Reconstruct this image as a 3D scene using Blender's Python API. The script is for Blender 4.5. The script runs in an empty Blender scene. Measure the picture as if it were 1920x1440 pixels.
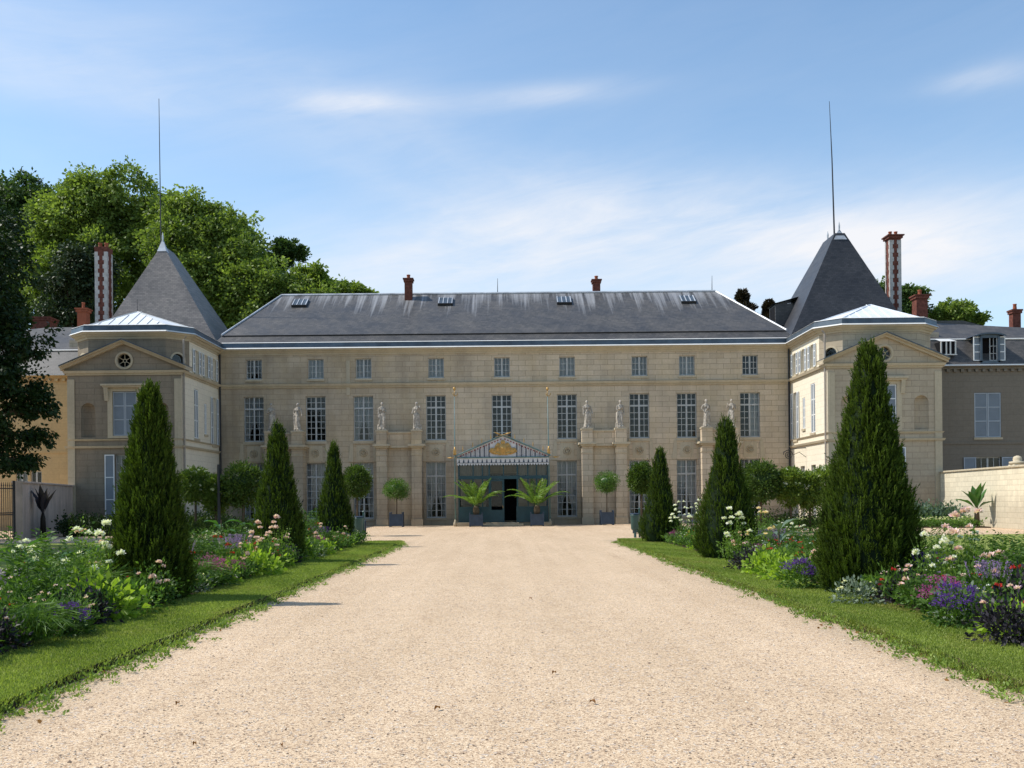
import bpy, math, random
import numpy as np
from mathutils import Vector, Matrix
R = math.radians
PI = math.pi
S = bpy.context.scene
COL = S.collection
random.seed(7)

# ------------------------------------------------------------------ camera
F = 1867.0                 # focal length in photo pixels (1920 wide)
HC = 1.55                  # eye height
CX, CY, A = 948.0, 937.0, 0.0095
cam_d = bpy.data.cameras.new('camera')
cam = bpy.data.objects.new('camera', cam_d)
COL.objects.link(cam)
cam_d.sensor_width = 36.0
cam_d.lens = 36.0 * F / 1920.0
cam_d.shift_x = (960 - CX) / 1920.0
cam_d.shift_y = (CY - 720) / 1920.0
cam_d.clip_start = 0.1
cam_d.clip_end = 3000
cam.matrix_world = Matrix.Translation((0, 0, HC)) @ Matrix.Rotation(PI / 2, 4, 'X') @ Matrix.Rotation(-A, 4, 'Z')
S.camera = cam

# ------------------------------------------------------------------ light
SUNV = Vector((-2.75, 0.14, 3.3)).normalized()      # towards the sun
EL = math.asin(SUNV.z)
sun_d = bpy.data.lights.new('sun', 'SUN')
sun_d.energy = 5.0
sun_d.angle = R(0.55)
sun_d.color = (1.0, 0.955, 0.88)
sun = bpy.data.objects.new('sun', sun_d)
sun.rotation_euler = SUNV.to_track_quat('Z', 'Y').to_euler()
sun.location = (-30, 20, 40)
COL.objects.link(sun)

W = bpy.data.worlds.new('World')
S.world = W
W.use_nodes = True
nt = W.node_tree
for n in list(nt.nodes): nt.nodes.remove(n)
def nd(t, typ, **kw):
    n = t.nodes.new(typ)
    for k, v in kw.items():
        if k.startswith('i_'): n.inputs[k[2:].replace('_', ' ')].default_value = v
        else: setattr(n, k, v)
    return n
def lk(t, a, b): t.links.new(a, b)
def mth(t, op, a, b=None, clamp=False):
    n = t.nodes.new('ShaderNodeMath'); n.operation = op; n.use_clamp = clamp
    for i, v in enumerate((a, b)):
        if v is None: continue
        if isinstance(v, (int, float)): n.inputs[i].default_value = v
        else: t.links.new(v, n.inputs[i])
    return n.outputs[0]
def mixc(t, fac, a, b, mode='MIX'):
    n = t.nodes.new('ShaderNodeMix'); n.data_type = 'RGBA'; n.blend_type = mode
    for i, v in ((0, fac), (6, a), (7, b)):
        if isinstance(v, (int, float)): n.inputs[i].default_value = v
        elif isinstance(v, (tuple, list)): n.inputs[i].default_value = (*v[:3], 1)
        else: t.links.new(v, n.inputs[i])
    return n.outputs[2]
def ramp(t, fac, p0, p1, c0=(0, 0, 0), c1=(1, 1, 1), mode='LINEAR'):
    n = t.nodes.new('ShaderNodeValToRGB')
    n.color_ramp.interpolation = mode
    e = n.color_ramp.elements
    e[0].position = p0; e[1].position = p1
    e[0].color = (*c0, 1); e[1].color = (*c1, 1)
    t.links.new(fac, n.inputs[0])
    return n.outputs[0]

sky = nd(nt, 'ShaderNodeTexSky', sky_type='NISHITA', sun_disc=False)
sky.sun_elevation = EL
sky.sun_rotation = math.atan2(SUNV.x, SUNV.y)
sky.air_density = 1.0; sky.dust_density = 0.6; sky.ozone_density = 1.6
tc = nd(nt, 'ShaderNodeTexCoord')
sep = nd(nt, 'ShaderNodeSeparateXYZ'); lk(nt, tc.outputs['Generated'], sep.inputs[0])
az = mth(nt, 'ARCTAN2', sep.outputs[0], sep.outputs[1])
el = mth(nt, 'ARCSINE', sep.outputs[2])
def cvec(sx, sy, tilt=0.0, off=(0, 0, 0)):
    c = nd(nt, 'ShaderNodeCombineXYZ')
    lk(nt, mth(nt, 'ADD', mth(nt, 'MULTIPLY', az, sx), off[0]), c.inputs[0])
    e2 = mth(nt, 'ADD', mth(nt, 'MULTIPLY', el, sy), mth(nt, 'MULTIPLY', az, tilt))
    lk(nt, mth(nt, 'ADD', e2, off[1]), c.inputs[1])
    c.inputs[2].default_value = off[2]
    return c.outputs[0]
def nz(vec, scale, detail=5, rough=0.55, dist=0.0):
    n = nd(nt, 'ShaderNodeTexNoise'); lk(nt, vec, n.inputs['Vector'])
    n.inputs['Scale'].default_value = scale; n.inputs['Detail'].default_value = detail
    n.inputs['Roughness'].default_value = rough; n.inputs['Distortion'].default_value = dist
    return n.outputs[0]
def blob(a0, e0, ra, re, tilt=0.0):
    da = mth(nt, 'SUBTRACT', az, a0)
    x = mth(nt, 'DIVIDE', da, ra)
    y = mth(nt, 'DIVIDE', mth(nt, 'SUBTRACT', mth(nt, 'SUBTRACT', el, e0), mth(nt, 'MULTIPLY', da, tilt)), re)
    d = mth(nt, 'ADD', mth(nt, 'MULTIPLY', x, x), mth(nt, 'MULTIPLY', y, y))
    return mth(nt, 'EXPONENT', mth(nt, 'MULTIPLY', d, -1.0))
wisp = ramp(nt, nz(cvec(1.5, 7.0, -1.2), 2.4, 7, 0.62, 0.6), 0.38, 0.80)
fine = ramp(nt, nz(cvec(3.0, 16.0, -2.4, (3, 1, 2)), 3.0, 6, 0.65, 0.9), 0.35, 0.75)
soft = nz(cvec(2.0, 5.0, 0.8, (5, 2, 1)), 2.0, 5, 0.6, 0.4)
def pa(px): return math.atan((px - CX) / F)
def pe(py, px=948): return math.atan((CY - py) / F * math.cos(pa(px)))
masks = None
for (px, py, rx, ry, tl, g) in ((690, 190, 150, 13, 0.04, .55), (1040, 178, 130, 13, 0.05, .6), (930, 460, 300, 55, 0.06, .9),
                               (1330, 400, 260, 45, -0.20, .55), (1780, 470, 320, 60, -0.02, .8), (1850, 155, 70, 14, 0.02, .6),
                               (150, 60, 520, 70, -0.12, .35), (120, 150, 260, 30, -0.05, .35), (880, 310, 260, 40, -0.3, .35),
                               (800, 370, 160, 22, -0.35, .25), (620, 560, 300, 60, 0, .5), (1400, 520, 400, 70, 0, .6)):
    b = mth(nt, 'MULTIPLY', blob(pa(px), pe(py, px), rx * 1.15 / F, ry * 1.5 / F, tl), g * .85)
    masks = b if masks is None else mth(nt, 'ADD', masks, b)
tex = mth(nt, 'ADD', mth(nt, 'MULTIPLY', fine, 0.30), mth(nt, 'ADD', mth(nt, 'MULTIPLY', soft, 0.9), mth(nt, 'MULTIPLY', wisp, 0.5)))
cl = mth(nt, 'MULTIPLY', masks, tex)
cl = mth(nt, 'ADD', cl, mth(nt, 'MULTIPLY', wisp, 0.08))
low = mth(nt, 'EXPONENT', mth(nt, 'MULTIPLY', mth(nt, 'MAXIMUM', el, 0.0), -7.0))
cl = mth(nt, 'ADD', cl, mth(nt, 'MULTIPLY', low, 0.55))
cl = mth(nt, 'MULTIPLY', cl, 0.85, True)
skyc = mixc(nt, 1.0, sky.outputs[0], (1.24, 1.38, 1.38), 'MULTIPLY')
colr = mixc(nt, cl, skyc, (6.3, 6.4, 6.7))
bg = nd(nt, 'ShaderNodeBackground'); bg.inputs['Strength'].default_value = 0.145
lk(nt, colr, bg.inputs[0])
wo = nd(nt, 'ShaderNodeOutputWorld'); lk(nt, bg.outputs[0], wo.inputs[0])
S.view_settings.view_transform = 'Standard'
S.view_settings.look = 'None'
S.view_settings.gamma = 1
S.view_settings.exposure = 0.0

# ------------------------------------------------------------------ helpers
def P(px, py, Y):
    mx, my = px - CX, py - CY
    ux, uy = mx - A * my, my + A * mx
    return Vector((ux * Y / F, Y, HC - uy * Y / F))
def G(px, py, z=0.0):
    mx, my = px - CX, py - CY
    ux, uy = mx - A * my, my + A * mx
    Y = (HC - z) * F / uy
    return Vector((ux * Y / F, Y, z))
def rootloc(o):
    v = Vector((0, 0, 0))
    while o is not None:
        v += o.location; o = o.parent
    return v
def frame(o, u):      # origin + plan direction u -> function (u, out, up) -> world
    o = Vector(o); u = Vector((u[0], u[1], 0)).normalized()
    w = Vector((u.y, -u.x, 0))
    return lambda a, b, c: o + u * a + w * b + Vector((0, 0, c))
class MB:
    def __init__(s, T=None): s.v = []; s.f = []; s.m = []; s.T = T; s.mi = 0
    def vv(s, a, b, c):
        s.v.append(tuple(s.T(a, b, c)) if s.T else (a, b, c)); return len(s.v) - 1
    def poly(s, pts, mi=None):
        s.f.append([s.vv(*p) for p in pts]); s.m.append(s.mi if mi is None else mi)
    def box(s, a0, a1, b0, b1, c0, c1, mi=None):
        k = [s.vv(a, b, c) for c in (c0, c1) for b in (b0, b1) for a in (a0, a1)]
        for q in ((0, 2, 3, 1), (4, 5, 7, 6), (0, 1, 5, 4), (2, 6, 7, 3), (0, 4, 6, 2), (1, 3, 7, 5)):
            s.f.append([k[i] for i in q]); s.m.append(s.mi if mi is None else mi)
    def tube(s, pts, rad, n=8, mi=None, cap=True):
        pts = [Vector(p) for p in pts]
        if isinstance(rad, (int, float)): rad = [rad] * len(pts)
        rings = []
        for i, p in enumerate(pts):
            d = (pts[min(i + 1, len(pts) - 1)] - pts[max(i - 1, 0)])
            if d.length < 1e-9: d = Vector((0, 0, 1))
            d.normalize()
            up = Vector((0, 0, 1)) if abs(d.z) < .9 else Vector((1, 0, 0))
            x = d.cross(up).normalized(); y = d.cross(x)
            rings.append([s.vv(*(p + (x * math.cos(2 * PI * k / n) + y * math.sin(2 * PI * k / n)) * rad[i])) for k in range(n)])
        for i in range(len(rings) - 1):
            for k in range(n):
                s.f.append([rings[i][k], rings[i][(k + 1) % n], rings[i + 1][(k + 1) % n], rings[i + 1][k]]); s.m.append(s.mi if mi is None else mi)
        if cap:
            s.f.append(rings[0][::-1]); s.m.append(s.mi if mi is None else mi)
            s.f.append(rings[-1]); s.m.append(s.mi if mi is None else mi)
    def lathe(s, prof, c=(0, 0, 0), n=16, mi=None, fn=None):
        rings = []
        for r, z in prof:
            ring = []
            for k in range(n):
                t = 2 * PI * k / n
                rr = r if fn is None else r * fn(t, z)
                ring.append(s.vv(c[0] + rr * math.cos(t), c[1] + rr * math.sin(t), c[2] + z))
            rings.append(ring)
        for i in range(len(rings) - 1):
            for k in range(n):
                s.f.append([rings[i][k], rings[i][(k + 1) % n], rings[i + 1][(k + 1) % n], rings[i + 1][k]]); s.m.append(s.mi if mi is None else mi)
        s.f.append(rings[0][::-1]); s.m.append(s.mi if mi is None else mi)
        s.f.append(rings[-1]); s.m.append(s.mi if mi is None else mi)
    def band(s, path, z0, z1, o0, o1=None, inn=0.0, mi=None):
        """prism along a plan path, standing out by o0 at the foot and o1 at the top"""
        if o1 is None: o1 = o0
        n = len(path)
        nr = []
        for i in range(n - 1):
            d = Vector((path[i + 1][0] - path[i][0], path[i + 1][1] - path[i][1])).normalized()
            nr.append(Vector((d.y, -d.x)))
        def off(i, o):
            if i == 0: m = nr[0]; k = 1
            elif i == n - 1: m = nr[-1]; k = 1
            else:
                m = (nr[i - 1] + nr[i]).normalized(); k = 1 / max(.3, m.dot(nr[i]))
            return path[i][0] + m.x * o * k, path[i][1] + m.y * o * k
        for i in range(n - 1):
            for (oa, za, ob, zb) in ((o0, z0, o1, z1), (o1, z1, -inn, z1), (-inn, z0, o0, z0)):
                a = off(i, oa); b = off(i + 1, oa); c = off(i + 1, ob); d = off(i, ob)
                s.poly([(a[0], a[1], za), (b[0], b[1], za), (c[0], c[1], zb), (d[0], d[1], zb)], mi)
        for i in (0, n - 1):
            a = off(i, o0); b = off(i, o1); c = off(i, -inn)
            s.poly([(a[0], a[1], z0), (b[0], b[1], z1), (c[0], c[1], z1), (c[0], c[1], z0)], mi)
    def build(s, name, mats, parent=None, smooth=False, bevel=0):
        if not isinstance(mats, (list, tuple)): mats = [mats]
        me = bpy.data.meshes.new(name)
        off = rootloc(parent)
        me.from_pydata([(a - off.x, b - off.y, c - off.z) for a, b, c in s.v], [], s.f)
        for m in mats: me.materials.append(m)
        me.polygons.foreach_set('material_index', s.m)
        if smooth: me.polygons.foreach_set('use_smooth', [True] * len(s.f))
        me.update()
        o = bpy.data.objects.new(name, me); COL.objects.link(o); o.parent = parent
        if bevel:
            b = o.modifiers.new('bevel', 'BEVEL'); b.width = bevel; b.segments = 2; b.limit_method = 'ANGLE'
        return o
def tag(o, label=None, cat=None, group=None, kind=None):
    if label: o['label'] = label
    if cat: o['category'] = cat
    if group: o['group'] = group
    if kind: o['kind'] = kind
    return o
def thing(name, label, cat, loc=(0, 0, 0), rz=0, group=None):
    o = bpy.data.objects.new(name, None); COL.objects.link(o)
    o.location = loc; o.rotation_euler = (0, 0, rz); o.empty_display_size = .3
    return tag(o, label, cat, group)
def copy_tree(o, parent=None):
    c = o.copy(); COL.objects.link(c)
    if parent is not None: c.parent = parent
    for ch in list(o.children): copy_tree(ch, c)
    return c

# ------------------------------------------------------------------ materials
def mat(name, rough=0.8, spec=0.3, metal=0.0):
    m = bpy.data.materials.new(name); m.use_nodes = True
    t = m.node_tree; b = t.nodes['Principled BSDF']
    b.inputs['Roughness'].default_value = rough
    b.inputs['Specular IOR Level'].default_value = spec
    b.inputs['Metallic'].default_value = metal
    return m, t, b
def noise(t, scale, detail=4, rough=.55, vec=None, dist=0):
    n = t.nodes.new('ShaderNodeTexNoise')
    n.inputs['Scale'].default_value = scale; n.inputs['Detail'].default_value = detail
    n.inputs['Roughness'].default_value = rough; n.inputs['Distortion'].default_value = dist
    if vec is not None: t.links.new(vec, n.inputs['Vector'])
    return n.outputs[0]
def wpos(t): return t.nodes.new('ShaderNodeNewGeometry').outputs['Position']
def opos(t): return t.nodes.new('ShaderNodeTexCoord').outputs['Object']
def scl(t, vec, s, off=(0, 0, 0)):
    n = t.nodes.new('ShaderNodeMapping'); n.inputs['Scale'].default_value = s; n.inputs['Location'].default_value = off
    t.links.new(vec, n.inputs['Vector']); return n.outputs[0]
def bump(t, b, h, strength=.3, dist=.02):
    n = t.nodes.new('ShaderNodeBump'); n.inputs['Strength'].default_value = strength; n.inputs['Distance'].default_value = dist
    t.links.new(h, n.inputs['Height']); t.links.new(n.outputs[0], b.inputs['Normal'])
def plain(name, c, rough=.6, spec=.3, metal=0, var=.15, sc=3.0, b_=0.0):
    m, t, b = mat(name, rough, spec, metal)
    n = noise(t, sc, 5, .6, opos(t))
    lo = tuple(x * (1 - var) for x in c); hi = tuple(min(1, x * (1 + var)) for x in c)
    t.links.new(ramp(t, n, .3, .7, lo, hi), b.inputs['Base Color'])
    if b_: bump(t, b, n, b_, .01)
    return m
def ashlar(name, c, mortar, bw=.85, bh=.33, contrast=.10, msize=.012, dirt=.35, dirtc=(.16, .135, .10), yellow=None, grad=False):
    m, t, b = mat(name, .88, .2)
    p = wpos(t); sp = t.nodes.new('ShaderNodeSeparateXYZ'); t.links.new(p, sp.inputs[0])
    cb = t.nodes.new('ShaderNodeCombineXYZ')
    t.links.new(mth(t, 'ADD', sp.outputs[0], sp.outputs[1]), cb.inputs[0]); t.links.new(sp.outputs[2], cb.inputs[1])
    br = t.nodes.new('ShaderNodeTexBrick')
    t.links.new(cb.outputs[0], br.inputs['Vector'])
    br.inputs['Scale'].default_value = 1; br.inputs['Brick Width'].default_value = bw; br.inputs['Row Height'].default_value = bh
    br.inputs['Mortar Size'].default_value = msize; br.inputs['Mortar Smooth'].default_value = .25; br.inputs['Bias'].default_value = 0
    br.inputs['Color1'].default_value = (*[x * (1 - contrast) for x in c], 1)
    br.inputs['Color2'].default_value = (*[x * (1 + contrast) for x in c], 1)
    br.inputs['Mortar'].default_value = (*mortar, 1)
    # soot and damp: broad patches, streaks that hang down, a grimy foot
    big = noise(t, .35, 5, .62, p)
    streak = noise(t, 1.0, 5, .65, scl(t, p, (1.5, 1.5, .22)))
    fn = noise(t, 9, 5, .7, p)
    f = mth(t, 'MULTIPLY', ramp(t, mth(t, 'ADD', mth(t, 'MULTIPLY', big, .5), mth(t, 'MULTIPLY', streak, .5)), .44, .66), dirt)
    if grad:      # darker leftward: dirtier stone, plus weaker bounced light put into the colour
        g = mth(t, 'MULTIPLY', mth(t, 'ADD', mth(t, 'MULTIPLY', sp.outputs[0], -1), 4.0), .04, True)
        f = mth(t, 'ADD', f, mth(t, 'MULTIPLY', g, mth(t, 'ADD', mth(t, 'MULTIPLY', big, .9), .1)), True)
    col = mixc(t, f, br.outputs[0], dirtc)
    foot = ramp(t, mth(t, 'ADD', sp.outputs[2], mth(t, 'MULTIPLY', streak, -1.6)), -.6, 1.0, (1, 1, 1), (0, 0, 0))
    col = mixc(t, mth(t, 'MULTIPLY', foot, .30), col, (.13, .10, .075))
    if yellow:
        col = mixc(t, mth(t, 'MULTIPLY', ramp(t, noise(t, .5, 4, .6, scl(t, p, (1, 1, .6), (9, 4, 2))), .45, .7), .3), col, yellow)
    col = mixc(t, .5, col, ramp(t, fn, .25, .75, (.72, .72, .72), (1.12, 1.12, 1.12)), 'MULTIPLY')
    t.links.new(col, b.inputs['Base Color'])
    h = mth(t, 'SUBTRACT', mth(t, 'MULTIPLY', fn, .35), br.outputs['Fac'])
    bump(t, b, h, .5, .012)
    return m
M = {}
M['stone'] = ashlar('stone_ashlar', (.585, .48, .35), (.30, .24, .17), msize=.012, contrast=.09, dirt=.42, grad=True, dirtc=(.27, .215, .15), yellow=(.60, .44, .22))
M['trim'] = ashlar('stone_trim', (.52, .44, .31), (.44, .37, .26), bw=1.6, bh=3.0, contrast=.04, dirt=.35, dirtc=(.25, .21, .16))
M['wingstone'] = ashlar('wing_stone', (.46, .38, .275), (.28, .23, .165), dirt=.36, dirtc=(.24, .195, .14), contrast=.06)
M['weathered'] = ashlar('weathered_shaded_stone', (.28, .23, .168), (.20, .165, .12), dirt=.45, dirtc=(.10, .085, .065), contrast=.05)  # weathered wing stone, with the overhanging tree's shade darkened into its colour
M['sidestone'] = ashlar('pale_side_stone', (.78, .70, .55), (.60, .53, .40), dirt=.12, dirtc=(.5, .44, .35), contrast=.02, msize=.008)
M['yellow'] = ashlar('yellow_render', (.60, .43, .22), (.51, .36, .18), contrast=.03, dirt=.15, msize=.008)
M['grey'] = ashlar('grey_render', (.21, .182, .145), (.16, .138, .11), contrast=.03, dirt=.25, msize=.006)
M['rubble'] = ashlar('lime_wall', (.70, .62, .46), (.50, .43, .31), bw=.62, bh=.25, contrast=.07, msize=.010, dirt=.30, dirtc=(.45,.39,.29))
M['pinkwall'] = ashlar('pink_render', (.60, .48, .40), (.50, .40, .33), bw=3, bh=3, contrast=.02, dirt=.7, dirtc=(.2, .16, .14))
M['dark'] = plain('dark_room', (.012, .012, .014), .9, .1)
M['frame'] = plain('window_paint', (.43, .435, .42), .5, .4, var=.06)
M['shutter'] = plain('shutter_paint', (.36, .40, .44), .6, .3, var=.08, sc=1.5)
M['shutter_white'] = plain('shutter_white', (.74, .75, .74), .6, .3, var=.05, sc=1.5)
M['louver'] = plain('louver_shade_paint', (.22, .25, .28), .6, .3, var=.08, sc=1.5)  # darker than the frames: shade between the slats is put into this colour
M['curtain'] = plain('curtain_cloth', (.62, .62, .64), .9, .1, var=.1, sc=2)
M['statue'] = plain('statue_stone', (.38, .34, .285), .85, .2, var=.5, sc=7, b_=.4)
M['ridge'] = plain('ridge_zinc', (.42, .44, .47), .5, .5, .2, var=.3, sc=1.5)
M['zinc'] = plain('zinc_sheet', (.74, .76, .79), .45, .5, .15, var=.10, sc=.7)
M['lead'] = plain('lead_band', (.075, .10, .125), .45, .5, .3, var=.35, sc=1.2)
M['gutter'] = plain('gutter_edge', (.64, .63, .60), .5, .4, var=.06)
M['iron'] = plain('black_iron', (.02, .02, .022), .5, .4)
M['pipe'] = plain('downpipe', (.30, .26, .22), .6, .3)
M['teal'] = plain('teal_paint', (.013, .055, .068), .45, .4, var=.2, sc=2)
M['teal_light'] = plain('pole_paint', (.11, .19, .19), .45, .4, var=.2)
M['awning'] = plain('awning_cloth', (.60, .58, .57), .9, .1, var=.1)
M['stripe'] = plain('awning_stripe', (.05, .07, .10), .8, .1)
M['red'] = plain('red_braid', (.26, .06, .05), .8, .1)
M['gold'] = plain('gilding', (.48, .29, .09), .45, .5, .4, var=.2, sc=8)
M['tub'] = plain('tub_paint', (.035, .055, .085), .5, .4, var=.25, sc=4)
M['bin'] = plain('bin_paint', (.02, .07, .065), .4, .5, var=.2)
M['brick_red'] = plain('chimney_brick', (.135, .048, .034), .85, .2, var=.45, sc=6)
M['pot'] = plain('terracotta', (.28, .085, .045), .8, .2, var=.2)
M['bark'] = plain('bark', (.10, .075, .05), .9, .1, var=.4, sc=4, b_=.6)
M['white_stone'] = plain('chimney_quoin', (.46, .43, .40), .85, .2, var=.25)
def slate(name='slate', k=(1, 1, 1)):
    m, t, b = mat(name, .5, .35)
    kk = lambda *c: (*[c[i] * k[i] for i in range(3)], 1)
    p = wpos(t); sp = t.nodes.new('ShaderNodeSeparateXYZ'); t.links.new(p, sp.inputs[0])
    cb = t.nodes.new('ShaderNodeCombineXYZ')
    t.links.new(mth(t, 'ADD', sp.outputs[0], mth(t, 'MULTIPLY', sp.outputs[1], .31)), cb.inputs[0]); t.links.new(sp.outputs[2], cb.inputs[1])
    br = t.nodes.new('ShaderNodeTexBrick'); t.links.new(cb.outputs[0], br.inputs['Vector'])
    br.inputs['Scale'].default_value = 1; br.inputs['Brick Width'].default_value = .24; br.inputs['Row Height'].default_value = .11
    br.inputs['Mortar Size'].default_value = .006
    br.inputs['Color1'].default_value = kk(.085, .088, .10); br.inputs['Color2'].default_value = kk(.13, .13, .145); br.inputs['Mortar'].default_value = kk(.045, .047, .055)
    big = noise(t, .6, 6, .65, p)
    col = mixc(t, .8, br.outputs[0], ramp(t, big, .3, .7, (.66, .66, .67), (1.3, 1.26, 1.2)), 'MULTIPLY')
    st = noise(t, 1.0, 5, .6, scl(t, p, (3.2, .07, .09)))
    hi = ramp(t, sp.outputs[2], 0, 1)
    zr = mth(t, 'MULTIPLY', mth(t, 'SUBTRACT', sp.outputs[2], 12.2), .29, True)
    f = mth(t, 'MULTIPLY', ramp(t, mth(t, 'ADD', st, mth(t, 'MULTIPLY', zr, .40)), .80, 1.04), .55)
    lim = mth(t, 'LESS_THAN', mth(t, 'ABSOLUTE', sp.outputs[0]), 17.9)
    col = mixc(t, mth(t, 'MULTIPLY', f, lim), col, (.42, .42, .43))
    t.links.new(col, b.inputs['Base Color'])
    t.links.new(ramp(t, big, .2, .8, (.35, .35, .35), (.6, .6, .6)), b.inputs['Roughness'])
    bump(t, b, br.outputs['Fac'], -.3, .01)
    return m
M['slate'] = slate('slate', (.75, .70, .60)); M['slate_light'] = slate('pale_slate', (1.75, 1.55, 1.3)); M['slate_dark'] = slate('dark_slate', (.42, .42, .42))  # same slate pattern, paler for the left tower and darker for the right
def glass():
    m = bpy.data.materials.new('window_glass'); m.use_nodes = True; t = m.node_tree
    t.nodes.remove(t.nodes['Principled BSDF'])
    tr = t.nodes.new('ShaderNodeBsdfTransparent'); tr.inputs[0].default_value = (.62, .66, .66, 1)
    gl = t.nodes.new('ShaderNodeBsdfGlossy'); gl.inputs['Roughness'].default_value = .06
    fr = t.nodes.new('ShaderNodeFresnel'); fr.inputs[0].default_value = 1.5
    g = t.nodes.new('ShaderNodeNewGeometry')
    bm = t.nodes.new('ShaderNodeBump'); bm.inputs['Strength'].default_value = .08; bm.inputs['Distance'].default_value = .05
    t.links.new(noise(t, 2.2, 2, .5, g.outputs['Position']), bm.inputs['Height'])
    t.links.new(bm.outputs[0], gl.inputs['Normal'])
    mx = t.nodes.new('ShaderNodeMixShader')
    t.links.new(mth(t, 'MULTIPLY', fr.outputs[0], 1.15, True), mx.inputs[0]); t.links.new(tr.outputs[0], mx.inputs[1]); t.links.new(gl.outputs[0], mx.inputs[2])
    t.links.new(mx.outputs[0], t.nodes['Material Output'].inputs[0])
    return m
M['glass'] = glass()
def gravel():
    m, t, b = mat('gravel', .95, .12)
    p = wpos(t)
    def vor(s):
        v = t.nodes.new('ShaderNodeTexVoronoi'); v.inputs['Scale'].default_value = s; t.links.new(p, v.inputs['Vector']); return v
    v1 = vor(125); v2 = vor(48)
    cs = t.nodes.new('ShaderNodeSeparateColor'); t.links.new(v1.outputs['Color'], cs.inputs[0])
    c2 = t.nodes.new('ShaderNodeSeparateColor'); t.links.new(v2.outputs['Color'], c2.inputs[0])
    n = t.nodes.new('ShaderNodeValToRGB'); e = n.color_ramp.elements
    e[0].position = 0; e[0].color = (.17, .11, .07, 1); e[1].position = 1; e[1].color = (.82, .68, .50, 1)
    for pp, c in ((.14, (.40, .28, .18)), (.38, (.60, .445, .295)), (.8, (.70, .54, .37))):
        k = e.new(pp); k.color = (*c, 1)
    t.links.new(cs.outputs[0], n.inputs[0])
    col = n.outputs[0]
    col = mixc(t, mth(t, 'MULTIPLY', mth(t, 'GREATER_THAN', c2.outputs[0], .90), .65), col, (.26, .18, .13))
    col = mixc(t, mth(t, 'MULTIPLY', mth(t, 'GREATER_THAN', c2.outputs[1], .95), .55), col, (.45, .43, .42))
    v3 = vor(11); c3 = t.nodes.new('ShaderNodeSeparateColor'); t.links.new(v3.outputs['Color'], c3.inputs[0])
    spk = mth(t, 'MULTIPLY', mth(t, 'GREATER_THAN', c3.outputs[0], .45), mth(t, 'LESS_THAN', v3.outputs['Distance'], mth(t, 'MULTIPLY', c3.outputs[1], .17)))
    col = mixc(t, mth(t, 'MULTIPLY', spk, .8), col, (.13, .085, .055))
    rut = noise(t, 1.0, 4, .6, scl(t, p, (2.6, .05, 1)))
    col = mixc(t, .4, col, ramp(t, rut, .3, .7, (.84, .80, .75), (1.07, 1.07, 1.07)), 'MULTIPLY')
    big = noise(t, .45, 5, .65, scl(t, p, (1.6, .35, 1)))
    big2 = noise(t, 2.5, 5, .6, p)
    col = mixc(t, .55, col, ramp(t, big, .3, .7, (.80, .77, .73), (1.08, 1.07, 1.06)), 'MULTIPLY')
    col = mixc(t, .5, col, ramp(t, big2, .3, .7, (.88, .85, .82), (1.06, 1.06, 1.06)), 'MULTIPLY')
    sp = t.nodes.new('ShaderNodeSeparateXYZ'); t.links.new(p, sp.inputs[0])
    # damp, trodden earth beside the lawn edges
    ax = mth(t, 'ABSOLUTE', mth(t, 'SUBTRACT', sp.outputs[0], .12))
    edge = mth(t, 'ADD', ax, mth(t, 'MULTIPLY', mth(t, 'SUBTRACT', big2, .5), .9))
    col = mixc(t, mth(t, 'MULTIPLY', ramp(t, edge, .0, 1.0), 0), col, col)
    ef = t.nodes.new('ShaderNodeMapRange'); ef.inputs['From Min'].default_value = 3.35; ef.inputs['From Max'].default_value = 4.0
    t.links.new(edge, ef.inputs['Value'])
    yl = mth(t, 'LESS_THAN', sp.outputs[1], 37.5)
    col = mixc(t, mth(t, 'MULTIPLY', mth(t, 'MULTIPLY', ef.outputs[0], yl), .55), col, (.33, .26, .18))
    t.links.new(col, b.inputs['Base Color'])
    bump(t, b, mth(t, 'ADD', v1.outputs['Distance'], mth(t, 'MULTIPLY', v2.outputs['Distance'], .6)), .35, .006)
    return m
M['gravel'] = gravel()
def lawnmat():
    m, t, b = mat('lawn', .9, .1)
    p = wpos(t)
    a = noise(t, 45, 4, .7, p); g = noise(t, .9, 5, .6, p); d = noise(t, .33, 5, .65, scl(t, p, (1.6, .8, 1), (3, 7, 0)))
    col = mixc(t, a, (.13, .17, .03), (.30, .34, .09))
    col = mixc(t, mth(t, 'MULTIPLY', ramp(t, g, .4, .75), .5), col, (.19, .20, .06))
    col = mixc(t, mth(t, 'MULTIPLY', ramp(t, d, .52, .72), .5), col, (.27, .20, .10))
    t.links.new(col, b.inputs['Base Color'])
    bump(t, b, a, .8, .02)
    return m
M['lawn'] = lawnmat()
M['soil'] = plain('soil', (.055, .038, .025), .95, .1, var=.5, sc=12, b_=.8)
M['ground'] = plain('ground_earth', (.12, .13, .06), .95, .1, var=.4, sc=.5)
def leafmat(name, dark, light, trans=.35, rough=.5, spec=.25):
    m = bpy.data.materials.new(name); m.use_nodes = True; t = m.node_tree; b = t.nodes['Principled BSDF']
    at = t.nodes.new('ShaderNodeAttribute'); at.attribute_name = 'tint'
    col = mixc(t, at.outputs['Fac'], dark, light)
    b.inputs['Roughness'].default_value = rough; b.inputs['Specular IOR Level'].default_value = spec
    t.links.new(col, b.inputs['Base Color'])
    tl = t.nodes.new('ShaderNodeBsdfTranslucent')
    t.links.new(mixc(t, 1, col, (1.25, 1.35, .6), 'MULTIPLY'), tl.inputs[0])
    mx = t.nodes.new('ShaderNodeMixShader'); mx.inputs[0].default_value = trans
    t.links.new(b.outputs[0], mx.inputs[1]); t.links.new(tl.outputs[0], mx.inputs[2])
    t.links.new(mx.outputs[0], t.nodes['Material Output'].inputs[0])
    return m
L = {}
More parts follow.
